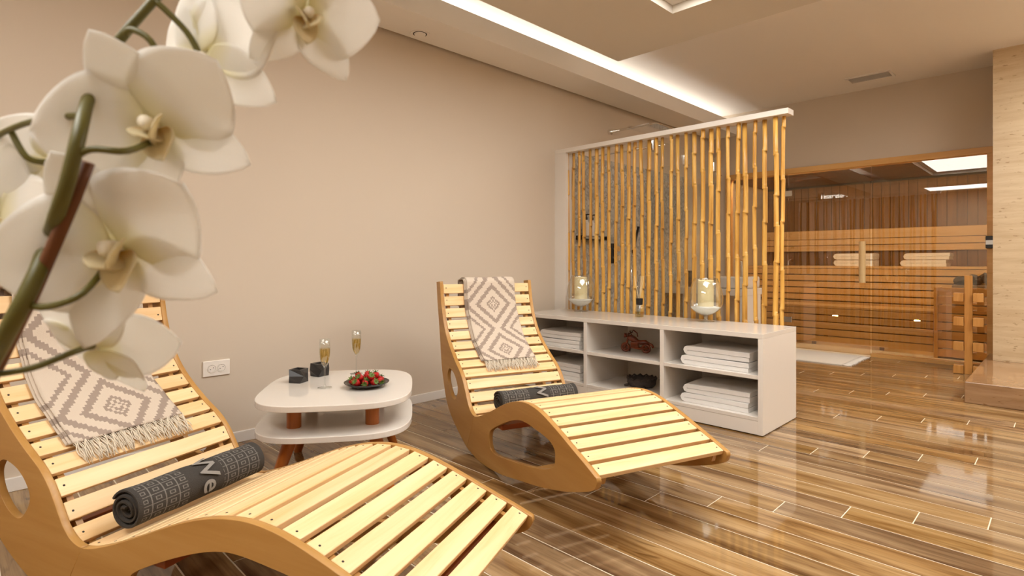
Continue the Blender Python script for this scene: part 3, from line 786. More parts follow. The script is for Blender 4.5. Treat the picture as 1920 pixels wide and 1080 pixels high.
# ------------------------------------------------------------------ bamboo screen
bs = empty('bamboo_screen', (0, 3.86, 0))
MB().box(XL, -3.135, -.06, .04, 0, 1.955).build('side_post', M['lacquer_dull'], bs, bevel=.002)
MB().box(XL, -1.285, -.06, .04, 1.955, 1.992).build('top_rail', M['lacquer_dull'], bs, bevel=.002)
MB().box(-3.135, -1.28, -.05, .03, 0, .03).build('bottom_rail', M['lacquer_dull'], bs, bevel=.002)
PU = [1064.5, 1075.4, 1085.8, 1095, 1106.8, 1118.7, 1130.6, 1142, 1154.9, 1166.7, 1178, 1189.8, 1203.8, 1216.2, 1230.4, 1242.3, 1257.7, 1271, 1286.2, 1301, 1316.4, 1332.7, 1347.5, 1365.3, 1383, 1397.3, 1416.6, 1433.5, 1454.2, 1467.6]
for i, u in enumerate(PU):
    r = (u-960)/1047; yy = 3.86+(.012 if i % 2 else -.014)
    px = -yy*(1-r)/(1+r)
    rnd = random.Random(i*13+5)
    R0 = rnd.uniform(.0125, .0175); pts = []; rad = []; z = .03
    nodes = []; zz = rnd.uniform(.1, .3)
    while zz < 1.93: nodes.append(zz); zz += rnd.uniform(.2, .36)
    zs = sorted([.03, 1.955]+[n+d for n in nodes for d in (-.03, -.006, -.0025, .0025, .006, .03)])
    zs = [q for q in zs if .03 <= q <= 1.955]
    ph, am, lean = rnd.random()*6, rnd.uniform(.002, .005), rnd.uniform(-.007, .007)
    for q in zs:
        dn = min(abs(q-n) for n in nodes)
        rr = R0*(1.13 if dn < .0035 else (1.02 if dn < .008 else 1.0))*(1.04-.05*q)
        k = sum(1 for n in nodes if n < q)
        pts.append((am*math.sin(q*2.7+ph)+lean*(q-1.0)+.002*((k % 2)*2-1), .003*math.sin(q*3+ph*2), q)); rad.append(rr)
    o = MB().tube(pts, rad, 12).build('bamboo_pole', M['bamboo'], bs, True); o.location = (px, yy-3.86, 0)
tag(bs, 'screen of upright bamboo poles under a white top rail', 'room divider')

# ------------------------------------------------------------------ white open shelf unit
CX0, CX1, CY0, CY1, CH = -3.14, -1.235, 3.25, 3.795, .585
cs = empty('shelf_unit', (0, 0, 0)); cs.location = ((CX0+CX1)/2, (CY0+CY1)/2, 0)
def cbox(n, a, mat='lacquer_dull'):
    x, yv = cs.location.x, cs.location.y
    return MB().box(a[0]-x, a[1]-x, a[2]-yv, a[3]-yv, a[4], a[5]).build(n, M[mat], cs, bevel=.0015)
cbox('top_board', (CX0, CX1, CY0, CY1, CH-.028, CH), 'lacquer')
for n, x in (('side_board', CX0), ('divider', -2.512), ('divider', -1.890), ('side_board', CX1-.028)):
    cbox(n, (x, x+.028, CY0, CY1-.012, .006, CH-.0285))
cbox('back_board', (CX0, CX1, CY1-.0115, CY1, .006, CH-.0285))
for x0, x1 in ((CX0+.0285, -2.5125), (-2.4835, -1.8905), (-1.8615, CX1-.0285)):
    cbox('shelf', (x0, x1, CY0+.004, CY1-.0125, .322, .345), 'lacquer')
    cbox('bottom_board', (x0, x1, CY0+.002, CY1-.0125, .085, .107), 'lacquer')
    cbox('plinth_board', (x0, x1, CY0+.003, CY0+.02, .006, .084))
for x in (CX0+.05, CX1-.05): 
    for yy in (CY0+.05, CY1-.05): cbox('foot', (x-.02, x+.02, yy-.02, yy+.02, 0, .0058), 'dark')
tag(cs, 'low white lacquered shelf unit with six open compartments', 'shelf unit')
k = 0
for x0, L, bay in ((-1.76, .43, 'right-hand'), (-3.0, .42, 'left-hand')):
    for z, row in ((.3455, 'upper'), (.1075, 'lower')):
        for j in (0, 1):
            k += 1
            towel((x0+(.0 if j == 0 else .012), CY0+.045+.01*j, z+j*.0592), L-.01*j, .34, f'folded white towel in the {row} {bay} compartment, {"top" if j else "bottom"} of its pair', k, 'folded towels in the shelf unit', 2, .0265)

# carved motorcycle
mc = empty('toy_motorcycle', (-2.205, 3.46, .3455), math.radians(18)); mc.scale = (1.2, 1.2, 1.2)
def torus(R, r, n=26, q=10):
    mb = MB()
    for i in range(n):
        a = 2*PI*i/n
        for j in range(q):
            b = 2*PI*j/q; mb.v.append(((R+r*math.cos(b))*math.cos(a), r*math.sin(b)*1.0, (R+r*math.cos(b))*math.sin(a)))
    for i in range(n):
        for j in range(q): mb.f.append((i*q+j, ((i+1) % n)*q+j, ((i+1) % n)*q+(j+1) % q, i*q+(j+1) % q))
    return mb
for xx in (-.062, .062):
    wme = torus(.021, .008)
    wh = wme.build('wheel', M['amber'], mc, True); wh.location = (xx, 0, .029)
    MB().tube([(0, -.012, 0), (0, .012, 0)], .008, 12).build('hub', M['amber'], wh)
    for q in range(4):
        g = q*PI/4; MB().tube([(-.018*math.cos(g), 0, -.018*math.sin(g)), (.018*math.cos(g), 0, .018*math.sin(g))], .0022, 6).build('spoke', M['amber'], wh)
for s in (-1, 1):
    MB().tube([(-.062, s*.012, .029), (-.045, s*.012, .085), (-.04, s*.01, .1)], .004, 8).build('fork', M['amber'], mc, True)
    MB().tube([(.075, s*.012, .03), (.03, s*.014, .026), (-.01, s*.013, .03)], .006, 8).build('exhaust_pipe', M['amber'], mc, True)
MB().tube([(-.05, 0, .088), (-.03, 0, .088), (-.008, 0, .078), (.012, 0, .068)], [.012, .019, .018, .01], 14).build('fuel_tank', M['amber'], mc, True)
MB().tube([(.0, 0, .07), (.03, 0, .062), (.06, 0, .066), (.085, 0, .056)], [.01, .014, .013, .006], 12).build('seat', M['amber'], mc, True)
MB().box(-.03, .02, -.015, .015, .025, .065).build('engine', M['amber'], mc, bevel=.006)
MB().tube([(.04, 0, .055), (.07, 0, .064), (.098, 0, .05), (.104, 0, .035)], .0075, 8).build('rear_mudguard', M['amber'], mc, True)
MB().tube([(-.03, -.045, .118), (-.042, -.02, .108), (-.045, 0, .104), (-.042, .02, .108), (-.03, .045, .118)], .004, 8).build('handlebar', M['amber'], mc, True)
MB().tube([(-.055, 0, .1), (-.068, 0, .1)], [.012, .014], 14).build('headlamp', M['amber'], mc, True)
MB().tube([(-.02, 0, .09), (-.035, 0, .128), (-.012, 0, .132), (.008, 0, .118), (.012, 0, .095)], .0035, 8).build('wind_hoop', M['amber'], mc, True)
MB().tube([(-.035, .012, .028), (-.045, .03, .002)], .004, 6).build('kickstand', M['amber'], mc)
tag(mc, 'small carved reddish wooden motorcycle in the middle compartment', 'toy motorcycle')
# bark bowl
bb_ = empty('bark_bowl', (-2.16, 3.47, .1075))
m = MB(); n = 40; prof = [(.055, 0), (.085, .008), (.1, .03), (.104, .058), (.094, .062), (.088, .034), (.06, .014), (.004, .012)]
for i, (r, z) in enumerate(prof):
    for q in range(n):
        g = 2*PI*q/n; wv_ = 1+.03*math.sin(q*2*PI*5/n+i)+.02*math.sin(q*2*PI*11/n+i*2)
        m.v.append((r*wv_*math.cos(g), r*wv_*math.sin(g), z*(1+.10*math.sin(q*2*PI*7/n+i) if z > .02 else 1)))
for i in range(len(prof)-1):
    for q in range(n): m.f.append((i*n+q, i*n+(q+1) % n, (i+1)*n+(q+1) % n, (i+1)*n+q))
m.f.append(tuple(range(n))[::-1]); m.f.append(tuple((len(prof)-1)*n+q for q in range(n)))
m.build('bowl', M['bark'], bb_, True)
for q in range(14):
    g = q*2*PI/14+.2
    MB().tube([(.098*math.cos(g), .098*math.sin(g), .052), (.102*math.cos(g+.25), .102*math.sin(g+.25), .068), (.1*math.cos(g+.5), .1*math.sin(g+.5), .056)], [.005, .007, .004], 7).build('twig', M['bark'], bb_, True)
for g in (3.9, 5.4, 2.2): MB().tube([(.095*math.cos(g), .095*math.sin(g), .015), (.125*math.cos(g), .125*math.sin(g), .010)], [.01, .008], 8).build('foot_twig', M['bark'], bb_, True)
tag(bb_, 'dark rough bark bowl in the lower middle compartment', 'bowl')

# goblet vases with candles
def goblet(loc, label):
    g = empty('candle_vase', loc)
    outer = [(.058, 0), (.058, .003), (.02, .010), (.013, .02), (.013, .034), (.03, .045), (.066, .062), (.098, .090), (.114, .130), (.116, .165), (.108, .215), (.092, .262), (.076, .300)]
    inner = [(.0745, .300), (.0905, .262), (.1065, .215), (.1145, .165), (.1125, .130), (.0965, .091), (.064, .0645), (.03, .0485), (.002, .046)]
    MB().lathe(outer+inner, 40).build('glass_bowl', M['vase_glass'], g, True)
    MB().lathe([(.002, .049), (.028, .0505), (.062, .0665), (.0945, .0925), (.1005, .1), (.06, .106), (.002, .108)], 32).build('white_sand', M['sand'], g, True)
    MB().lathe([(.05, .1), (.0525, .103), (.0525, .282), (.049, .286), (.044, .278), (.002, .274)], 28).build('candle', M['candle'], g, True, angle=40)
    MB().tube([(0, 0, .274), (.002, 0, .292)], .0015, 6).build('wick', M['dark'], g)
    return tag(g, label, 'candle vase')
goblet((-2.86, 3.665, CH), 'glass goblet with cream candle in white sand, at the wall end of the shelf unit')
goblet((-1.775, 3.66, CH), 'glass goblet with cream candle in white sand, near the open end of the shelf unit')
df = empty('reed_diffuser', (-2.275, 3.62, CH))
MB().lathe([(.034, 0), (.036, .003), (.036, .05), (.03, .075), (.018, .088), (.018, .1), (.0165, .1), (.0165, .087), (.028, .074), (.034, .05), (.034, .004), (.002, .004)], 28).build('bottle', M['clear'], df, True)
MB().lathe([(.002, .0045), (.0335, .0045), (.0335, .04), (.002, .0405)], 24).build('oil', M['wine'], df, True, angle=40)
MB().lathe([(.019, .09), (.024, .092), (.026, .138), (.02, .14), (.01, .141)], 24).build('cap', M['black'], df, True, angle=40)
for dx, dy in ((-.05, .0), (.035, .01), (.022, -.012), (.04, -.02)):
    MB().tube([(dx*.1, dy*.1, .13), (dx*.9, dy, .305)], .0022, 6).build('reed', M['straw'], df)
tag(df, 'reed diffuser bottle with a black cap on the shelf unit', 'diffuser')

# ------------------------------------------------------------------ low table
TA = math.radians(55.0)
tb = empty('coffee_table', (-2.50, 1.322, 0), TA)
HA, HB = .345, .385
def selli(a, b, e, n=72):
    out = []
    for i in range(n):
        g = 2*PI*i/n; c, s = math.cos(g), math.sin(g)
        out.append((a*math.copysign(abs(c)**(2/e), c), b*math.copysign(abs(s)**(2/e), s)))
    return out
TT, TLW = .40, .27
MB().prism(selli(HA, HB, 3.5), TT-.026, TT).build('table_top', M['lacquer'], tb, bevel=.003, seg=2)
MB().prism(selli(HA, HB, 3.5), TLW-.026, TLW).build('lower_shelf', M['lacquer'], tb, bevel=.003, seg=2)
for sx in (-1, 1):
    for sy in (-1, 1):
        MB().tube([(sx*.168, sy*.215, TLW), (sx*.168, sy*.215, TT-.026)], .031, 20).build('post', M['tableleg'], tb, True, angle=40)
        MB().tube([(sx*.172, sy*.22, TLW-.026), (sx*.25, sy*.285, 0)], [.031, .02], 20).build('leg', M['tableleg'], tb, True, angle=40)
tag(tb, 'low white two-tier table with rounded corners and orange-brown legs', 'table')
def flute(x, y, label, sc_=1.0):
    g = empty('champagne_flute', (x, y, TT))
    outer = [(.033, 0), (.033, .0015), (.012, .004), (.005, .009), (.0038, .02), (.0038, .088), (.006, .098), (.0145, .112), (.022, .135), (.0255, .165), (.0255, .195), (.0235, .232)]
    inner = [(.0225, .232), (.0245, .195), (.0245, .165), (.021, .135), (.0135, .1135), (.005, .102), (.0005, .1005)]
    MB().lathe([(r*sc_, z*sc_) for r, z in outer+inner], 32).build('glass', M['vase_glass'], g, True)
    MB().lathe([(r*sc_*.99, z*sc_) for r, z in [(.0005, .1012), (.0048, .1028), (.013, .114), (.0205, .1355), (.0238, .165), (.0238, .186), (.0005, .1862)]], 28).build('wine', M['wine'], g, True, angle=50)
    return tag(g, label, 'champagne glass', 'champagne glasses on the low table')
flute(-2.503, 1.246, 'flute of sparkling wine in front of the dark candle holders', 1.0)
flute(-2.70, 1.523, 'flute of sparkling wine behind the plate of strawberries', 1.0)
for x, yv, lb, rz in ((-2.715, 1.214, 'black faceted candle holder nearer the camera', .5), (-2.79, 1.36, 'black faceted candle holder beside the flute stem', .2)):
    c = empty('candle_holder', (x, yv, TT), rz)
    n = 4; m = MB()
    rings = [(.046, 0, PI/4), (.050, .034, PI/4+PI/9), (.046, .066, PI/4), (.034, .066, PI/4), (.03, .034, PI/4), (.001, .032, PI/4)]
    for r, z, a in rings:
        for q in range(n): m.v.append((r*math.cos(a+2*PI*q/n), r*math.sin(a+2*PI*q/n), z))
    for i in range(len(rings)-1):
        for q in range(n):
            a, b_, c_, d = i*n+q, i*n+(q+1) % n, (i+1)*n+(q+1) % n, (i+1)*n+q
            if i < 2: m.f += [(a, b_, d), (b_, c_, d)]
            else: m.f.append((a, b_, c_, d))
    m.f.append(tuple(range(n))[::-1]); m.f.append(tuple(5*n+q for q in range(n)))
    m.build('holder', M['charcoal'], c)
    MB().lathe([(.019, .0325), (.019, .045), (.002, .046)], 18).build('tealight', M['candle'], c, True, angle=40)
    tag(c, lb, 'candle holder', 'candle holders on the low table')
ptx, pty = -2.385, 1.40
pt = MB().lathe([(.05, 0), (.06, .002), (.092, .014), (.105, .022), (.106, .025), (.09, .018), (.06, .007), (.002, .006)], 40).build('plate', M['plate'], smooth=True)
pt.location = (ptx, pty, TT); tag(pt, 'dark round plate of strawberries on the low table', 'plate')
def berry_me():
    prof = [(.001, -.021), (.007, -.0185), (.0125, -.011), (.0165, 0), (.0175, .008), (.0145, .0145), (.006, .0165), (.001, .016)]
    return MB().lathe(prof, 18).mesh('berry', True)
bme = berry_me()
lme = MB()
for q in range(8):
    g = q*2*PI/8
    ca, sa = math.cos(g), math.sin(g)
    b = len(lme.v)
    for r, wd, z in ((.002, .002, .0168), (.009, .0045, .0205), (.017, .0035, .0215), (.024, .0006, .027)):
        lme.v += [(r*ca-wd*sa, r*sa+wd*ca, z), (r*ca+wd*sa, r*sa-wd*ca, z)]
    for i in range(3): lme.f.append((b+2*i, b+2*i+1, b+2*i+3, b+2*i+2))
lme.tube([(0, 0, .016), (.002, 0, .024), (.006, 0, .031)], .0012, 5)
lme = lme.mesh('leaves')
sme = lme
spots = []
rnd = random.Random(3)
for i in range(10):
    g = i*2*PI/10; spots.append((.066*math.cos(g), .066*math.sin(g), .029))
for i in range(5):
    g = i*2*PI/5+.4; spots.append((.030*math.cos(g), .030*math.sin(g), .026))
for i in range(5):
    g = i*2*PI/5; spots.append((.042*math.cos(g), .042*math.sin(g), .050))
spots.append((0.002, 0, .052))
right = Vector((.7071, .7071)); 
words = ['left', 'right']
for i, (dx, dy, z) in enumerate(spots):
    o = link('strawberry', bme, M['berry']); o.location = (ptx+dx, pty+dy, TT+z)
    out = Vector((dx, dy, .0)); 
    t = Vector((dx*6+rnd.uniform(-.25, .25), dy*6+rnd.uniform(-.25, .25), rnd.uniform(-.1, .5)))
    if t.length < .1: t = Vector((.2, .1, 1))
    o.rotation_euler = t.to_track_quat('Z', 'Y').to_euler(); s = rnd.uniform(.84, .95); o.scale = (s, s, s)
    link('leaves', lme, M['leafgreen'], o).scale = (.82, .82, .98)
    tag(o, 'red strawberry with green leaves heaped on the dark plate', 'strawberry', 'strawberries on the plate')

# socket
so = empty('wall_socket', (XL, 1.002, .425))
MB().box(0, .009, -.068, .068, -.042, .042).build('plate', M['socket'], so, bevel=.004, seg=3)
for yy in (-.024, .024):
    mo = MB().lathe([(.0225, 0), (.0225, .0024), (.0195, .0024), (.0185, .0009), (.0002, .0009)], 28, cap=False)
    mo.v = [(z+.0088, x, y_) for x, y_, z in mo.v]
    u = mo.build('outlet', M['socket'], so, True, angle=30); u.location = (0.0005, yy, 0)
    for dy, dz in ((-.0075, -.004), (.0075, .004)):
        MB().tube([(.0090, dy, dz), (.0103, dy, dz)], .0024, 10).build('pin_hole', M['black'], u)
    for dz in (-.0185, .0185): MB().box(.0088, .0105, -.003, .003, dz-.0015, dz+.0015).build('earth_clip', M['chrome'], u)
    # grey ring put in for the shade inside the outlet's raised edge
    MB().tube([(.0095, .0182*math.cos(a), .0182*math.sin(a)) for a in [i*2*PI/24 for i in range(25)]], .0006, 6, False).build('rim', M['rim_shade'], u)
tag(so, 'white double wall socket above the baseboard', 'socket')

# ------------------------------------------------------------------ loungers
SEAT = [(0, .879), (.012, .809), (.030, .734), (.064, .648), (.116, .568), (.184, .503), (.266, .443), (.338, .398), (.384, .357), (.414, .318), (.44, .279), (.466, .245), (.504, .218), (.558, .210), (.643, .236), (.755, .283), (.857, .330), (.933, .362), (1.015, .389), (1.092, .404), (1.155, .408), (1.224, .402), (1.284, .389), (1.346, .371), (1.411, .350), (1.474, .328), (1.533, .308), (1.578, .293), (1.612, .2805), (1.638, .2712)]
BOT = [(1.641, .257), (1.614, .221), (1.485, .169), (1.36, .13), (1.218, .094), (1.056, .06), (.876, .023), (.723, .004), (.588, .0), (.478, .012), (.424, .024), (.333, .060), (.248, .099), (.171, .146), (.113, .205), (.073, .286), (.044, .352), (.026, .42), (.006, .525), (-.017, .635), (-.045, .757), (-.064, .874)]
H1 = [(.172, .388), (.140, .350), (.150, .301), (.189, .255), (.234, .231), (.268, .235), (.300, .272), (.306, .308), (.277, .349), (.234, .377)]
H2 = [(.741, .173), (.774, .203), (.886, .258), (.988, .299), (1.066, .320), (1.131, .324), (1.21, .319), (1.277, .313), (1.331, .303), (1.36, .282), (1.364, .251), (1.35, .215), (1.284, .184), (1.178, .157), (1.056, .133), (.95, .114), (.835, .096), (.766, .097), (.740, .125)]
LW = .613; TH = .018
def panel_mesh(outer, holes):
    cu = bpy.data.curves.new('panel', 'CURVE'); cu.dimensions = '2D'; cu.fill_mode = 'BOTH'; cu.extrude = TH/2; cu.bevel_depth = .0012; cu.bevel_resolution = 1; cu.offset = -.0012
    for P in [outer]+holes:
        s = cu.splines.new('POLY'); s.points.add(len(P)-1); s.use_cyclic_u = True
        for i, (x, z) in enumerate(P): s.points[i].co = (x, z, 0, 1)
    o = bpy.data.objects.new('tmp', cu); C.objects.link(o)
    bpy.context.view_layer.update()
    me = bpy.data.meshes.new_from_object(o.evaluated_get(bpy.context.evaluated_depsgraph_get()))
    bpy.data.objects.remove(o); bpy.data.curves.remove(cu)
    me.transform(Matrix.Rotation(PI/2, 4, 'X'))
    me.materials.clear()
    return me
seat_s = catmull(SEAT, 5); bot_s = catmull(BOT, 5)
# split the side panel at the seat: rear piece and front piece
iS = min(range(len(seat_s)), key=lambda i: abs(seat_s[i][0]-.545)+abs(seat_s[i][1]-.21))
iB = min(range(len(bot_s)), key=lambda i: abs(bot_s[i][0]-.448)+abs(bot_s[i][1]-.018))
rear = seat_s[:iS+1]+[(bot_s[iB][0], bot_s[iB][1])]+bot_s[iB+1:]
front = [(seat_s[iS][0]+.0016, seat_s[iS][1])]+seat_s[iS+1:]+bot_s[:iB]+[(bot_s[iB][0]+.0016, bot_s[iB][1])]
me_rear = panel_mesh(rear, [catmull(H1, 5, True)]); me_front = panel_mesh(front, [catmull(H2, 4, True)])
# arc length walk along the seat curve
dense = catmull(SEAT, 20)
acc = [0]
for a, b in zip(dense, dense[1:]): acc.append(acc[-1]+math.dist(a, b))
LTOT = acc[-1]
def at_arc(s):
    s = min(max(s, 0), LTOT); i = max(0, min(len(acc)-2, next((j for j in range(len(acc)-1) if acc[j+1] >= s), len(acc)-2)))
    t = (s-acc[i])/max(1e-9, acc[i+1]-acc[i]); a, b = dense[i], dense[i+1]
    p = Vector((a[0]+(b[0]-a[0])*t, a[1]+(b[1]-a[1])*t))
    i0, i1 = max(0, i-6), min(len(dense)-1, i+7)
    tg = (Vector(dense[i1])-Vector(dense[i0])).normalized()
    return p, tg, Vector((-tg.y, tg.x))     # normal points up/forward, away from the frame
NS = round((LTOT-.012)/.0722); PITCH = (LTOT-.012)/NS
off0 = .009
slat_me = MB().box(-.0275, .0275, -(LW/2-TH-.002), LW/2-TH-.002, -.018, 0).mesh('slat')
nail_me = MB().tube([(0, 0, -.004), (0, 0, .0006)], .0032, 8).mesh('nail')
def make_lounger(label):
    root = empty('rocking_lounger'); tag(root, label, 'lounger', 'slatted rocking loungers')
    for yv in (TH/2, LW-TH/2):
        o = link('side_panel', me_rear, M['ply'], root); o.location = (0, yv, 0)
        o2 = link('side_panel', me_front, M['ply'], root); o2.location = (0, yv, 0)
    for i in range(NS):
        p, tg, nr = at_arc(off0+PITCH*(i+.5))
        o = link('slat', slat_me, M['pine'], root, bevel=.0025)
        p = p-nr*.0005
        Rm = Matrix(((tg.x, 0, nr.x), (0, 1, 0), (tg.y, 0, nr.y)))
        o.matrix_local = Matrix.Translation((p.x, LW/2, p.y)) @ Rm.to_4x4()
        for s in (-1, 1):
            n_ = link('nail', nail_me, M['dark'], o); n_.location = (random.uniform(-.006, .006), s*(LW/2-TH-.018), 0)
    # inner ribs under the slats
    def ribpoly(s0, s1, lo):
        top, low = [], []
        n = 40
        for i in range(n+1):
            p, tg, nr = at_arc(s0+(s1-s0)*i/n)
            q = p-nr*.0195; top.append((q.x, q.y)); q = p-nr*lo; low.append((q.x, q.y))
        return top+low[::-1]
    for yv in (.05, LW-.05):
        P = ribpoly(.02, LTOT-.02, .05)
        mb = MB(); n = len(P)
        h = n//2
        mb.v = [(x, yv-.009, z) for x, z in P]+[(x, yv+.009, z) for x, z in P]
        for i in range(h-1):
            a, b, c, d = i, i+1, n-2-i, n-1-i
            mb.f += [(a, b, c, d), (a+n, d+n, c+n, b+n)]
        for i in range(n): mb.f.append((i, (i+1) % n, n+(i+1) % n, n+i))
        mb.build('rib', M['ply'], root)
    # stretchers
    for (x, z, hx_, hz_, mt) in ((.80, .225, .045, .012, 'redwood'), (1.15, .118, .04, .010, 'ply'), (.30, .17, .03, .012, 'redwood'), (1.50, .235, .03, .012, 'redwood')):
        MB().box(x-hx_, x+hx_, TH+.001, LW-TH-.001, z-hz_, z+hz_).build('stretcher', M[mt], root, bevel=.002)
    return root
L2 = make_lounger('pale slatted wooden rocking lounger in front of the white shelf unit')
L2.location = (-2.6706, 2.0606, 0.0005); L2.rotation_euler = (0, 0, math.radians(-19.12))
L1 = make_lounger('pale slatted wooden rocking lounger in the foreground, partly behind the orchid')
th1, tl = .40300, .03944
a1 = Vector((math.cos(th1), math.sin(th1), 0))
L1.rotation_euler = (0, tl, th1)
# rock about the contact point
pvt = Vector((.6*math.cos(tl), 0, -.6*math.sin(tl)))
base1 = Vector((-2.4229, .0314, 0))+a1*.6
L1.location = base1-Vector((a1.x*pvt.x, a1.y*pvt.x, pvt.z))+Vector((0, 0, .0045))
bpy.context.view_layer.update()

# throws (things lying on the loungers, in world space through the lounger's frame)
def make_throw(L, label, y0, y1, s_end, skew, seed):
    t = empty('throw_blanket'); t.location = L.location; t.rotation_euler = L.rotation_euler
    rnd = random.Random(seed)
    back = .28; topw = .07
    def path(s):
        # s<0 : hangs behind the backrest; s>=0 : along the slats
        if s >= 0:
            p, tg, nr = at_arc(s); lift = .0042+.0012*math.sin(s*60)
            return p+nr*lift
        q = -s
        if q < topw+.012:
            return Vector((0-q, .8845+.003*math.sin(q/topw*PI)))
        return Vector((-.082-(q-topw)*.06, .8845-(q-topw-.012)))
    def surf(off, width0, width1, smin, smax, nm, uvshift=0):
        nu, nv = 28, 90
        mb = MB(); uvs = []
        for j in range(nv+1):
            s = smin+(smax-smin)*j/nv
            p = path(s)
            for i in range(nu+1):
                u = i/nu; yv = width0+(width1-width0)*u+skew*max(s, 0)
                edge = .0015*math.sin(s*25+seed)*(1 if i in (0, nu) else 0)
                nrm = Vector((0, 0))
                if s >= 0: _, _, nrm = at_arc(s)
                elif -s < topw: nrm = Vector((0, 1))
                else: nrm = Vector((-1, 0))
                bumpv = off+.0012*math.sin(u*9+s*14+seed)
                mb.v.append((p.x+nrm.x*bumpv, yv+edge, p.y+nrm.y*bumpv)); uvs.append(((u-.5)*abs(width1-width0)+uvshift, s+.2))
        W_ = nu+1
        for j in range(nv):
            for i in range(nu): mb.f.append((j*W_+i, j*W_+i+1, (j+1)*W_+i+1, (j+1)*W_+i))
        me = mb.mesh(nm, True); set_uv(me, lambda vi: uvs[vi])
        o = link(nm, me, M['throw'], t)
        so_ = o.modifiers.new('solid', 'SOLIDIFY'); so_.thickness = .003; so_.offset = 0
        return o
    surf(.012, y0, y1, -back, s_end, 'cloth')
    surf(.006, y0-.008, y1-.012, -back+.03, s_end-.004, 'under_layer')
    surf(.001, y0-.014, y1-.02, -back+.05, s_end-.008, 'bottom_layer')
    m = MB()
    n = 84
    for i in range(n):
        yv = y0+(y1-y0)*(i+.5)/n+skew*s_end
        for lay in (0, 1):
            ln = rnd.uniform(.055, .085); pts = []; dy = rnd.uniform(-.008, .008)
            for q in range(5):
                s = s_end-.004+ln*q/4; p, tg, nr = at_arc(s); h = (.012 if lay else .005)*(1-.35*q/4)+.002+.003*math.sin(q*1.7+i)
                pts.append((p.x+nr.x*h, yv+dy*q/4+.0025*math.sin(q*2.1+i*1.3), p.y+nr.y*h))
            m.tube(pts, [.0013, .0016, .0017, .0017, .0011], 5)
    tag(m.build('fringe', M['fringe'], t, True), kind='stuff')
    return tag(t, label, 'throw', 'fringed throws on the loungers')
make_throw(L2, 'beige diamond-patterned fringed throw over the lounger by the shelf unit', .16, .485, .565, .0, 1)
make_throw(L1, 'beige diamond-patterned fringed throw over the foreground lounger, behind the orchid', .105, .465, .585, .0, 2)

# rolled towels in the seats
def text_mesh(txt, size):
    cu = bpy.data.curves.new('txt', 'FONT'); cu.body = txt; cu.size = size; cu.resolution_u = 4; cu.offset = .0012
    o = bpy.data.objects.new('tmp', cu); C.objects.link(o); bpy.context.view_layer.update()
    me = bpy.data.meshes.new_from_object(o.evaluated_get(bpy.context.evaluated_depsgraph_get()))
    bpy.data.objects.remove(o); bpy.data.curves.remove(cu)
    bm = bmesh.new(); bm.from_mesh(me); bmesh.ops.triangulate(bm, faces=bm.faces)
    bmesh.ops.subdivide_edges(bm, edges=[e for e in bm.edges if e.calc_length() > .012], cuts=2, use_grid_fill=True)
    bmesh.ops.triangulate(bm, faces=bm.faces)
    bm.to_mesh(me); bm.free(); me.materials.clear()
    return me
def make_roll(L, label, y0, length, s_pos, rr, rot, yaw=0):
    t = empty('rolled_towel')
    p, tg, nr = at_arc(s_pos)
    cx, cz = p.x+nr.x*(rr+.004), p.y+nr.y*(rr+.004)
    t.matrix_world = L.matrix_world @ Matrix.Translation((cx, y0, cz)) @ Matrix.Rotation(yaw, 4, 'Z')
    sheet = .0085; turns = 3.25; n = 160
    sp_ = []
    for i in range(n+1):
        g = turns*2*PI*i/n
        r = .010+(rr-sheet/2-.010)*i/n
        sp_.append((g, r))
    def pt(g, r): return (r*math.cos(g+rot), r*math.sin(g+rot))
    mb = MB(); uvs = []
    ys = [0, .004, .012]+[length*k/12 for k in range(1, 12)]+[length-.012, length-.004, length]
    for j, yv in enumerate(ys):
        e = min(yv, length-yv); ins = .0015 if e < .002 else 0
        for g, r in sp_:
            wob = 1+.02*math.sin(yv*38+g*2)+.012*math.sin(yv*71+g)
            tele = .006*math.sin(g*.9+1)*(1 if yv > length/2 else -1)*(1 if e < .02 else 0)
            for q in (1, -1):
                x, z = pt(g, (r+q*(sheet/2-ins)))
                mb.v.append((x*wob, yv+tele, z*wob)); uvs.append((yv, g*r))
    S = 2*(n+1)
    for j in range(len(ys)-1):
        for i in range(n):
            for q in (0, 1): mb.f.append((j*S+2*i+q, j*S+2*i+2+q, (j+1)*S+2*i+2+q, (j+1)*S+2*i+q))
        mb.f.append((j*S, j*S+1, (j+1)*S+1, (j+1)*S)); mb.f.append((j*S+2*n, j*S+2*n+1, (j+1)*S+2*n+1, (j+1)*S+2*n))
    for j in (0, len(ys)-1):
        for i in range(n): mb.f.append((j*S+2*i, j*S+2*i+2, j*S+2*i+3, j*S+2*i+1))
    me = mb.mesh('roll', True); set_uv(me, lambda vi: uvs[vi]); sharpen(me, 60)
    link('roll', me, M['roll'], t)
    tm = text_mesh('We', .088)
    for v in tm.vertices:
        a, b = v.co.x, v.co.y        # a runs down round the roll, b along it
        g = math.radians(108)-a/rr; yy = length*.445+b
        wob = 1+.02*math.sin(yy*38+(g-rot)*2)+.012*math.sin(yy*71+(g-rot))
        R_ = rr*max(wob, 1.02)+.0022
        v.co = (R_*math.cos(g), yy, R_*math.sin(g))
    link('lettering', tm, M['letters'], t)
    return tag(t, label, 'towel', 'charcoal towel rolls on the loungers')
make_roll(L1, 'rolled charcoal towel with woven squares in the seat of the foreground lounger', .085, .46, .975, .060, 1.1, 0)
make_roll(L2, 'rolled charcoal towel in the seat of the lounger by the shelf unit', .11, .46, .98, .054, 1.1, 0)

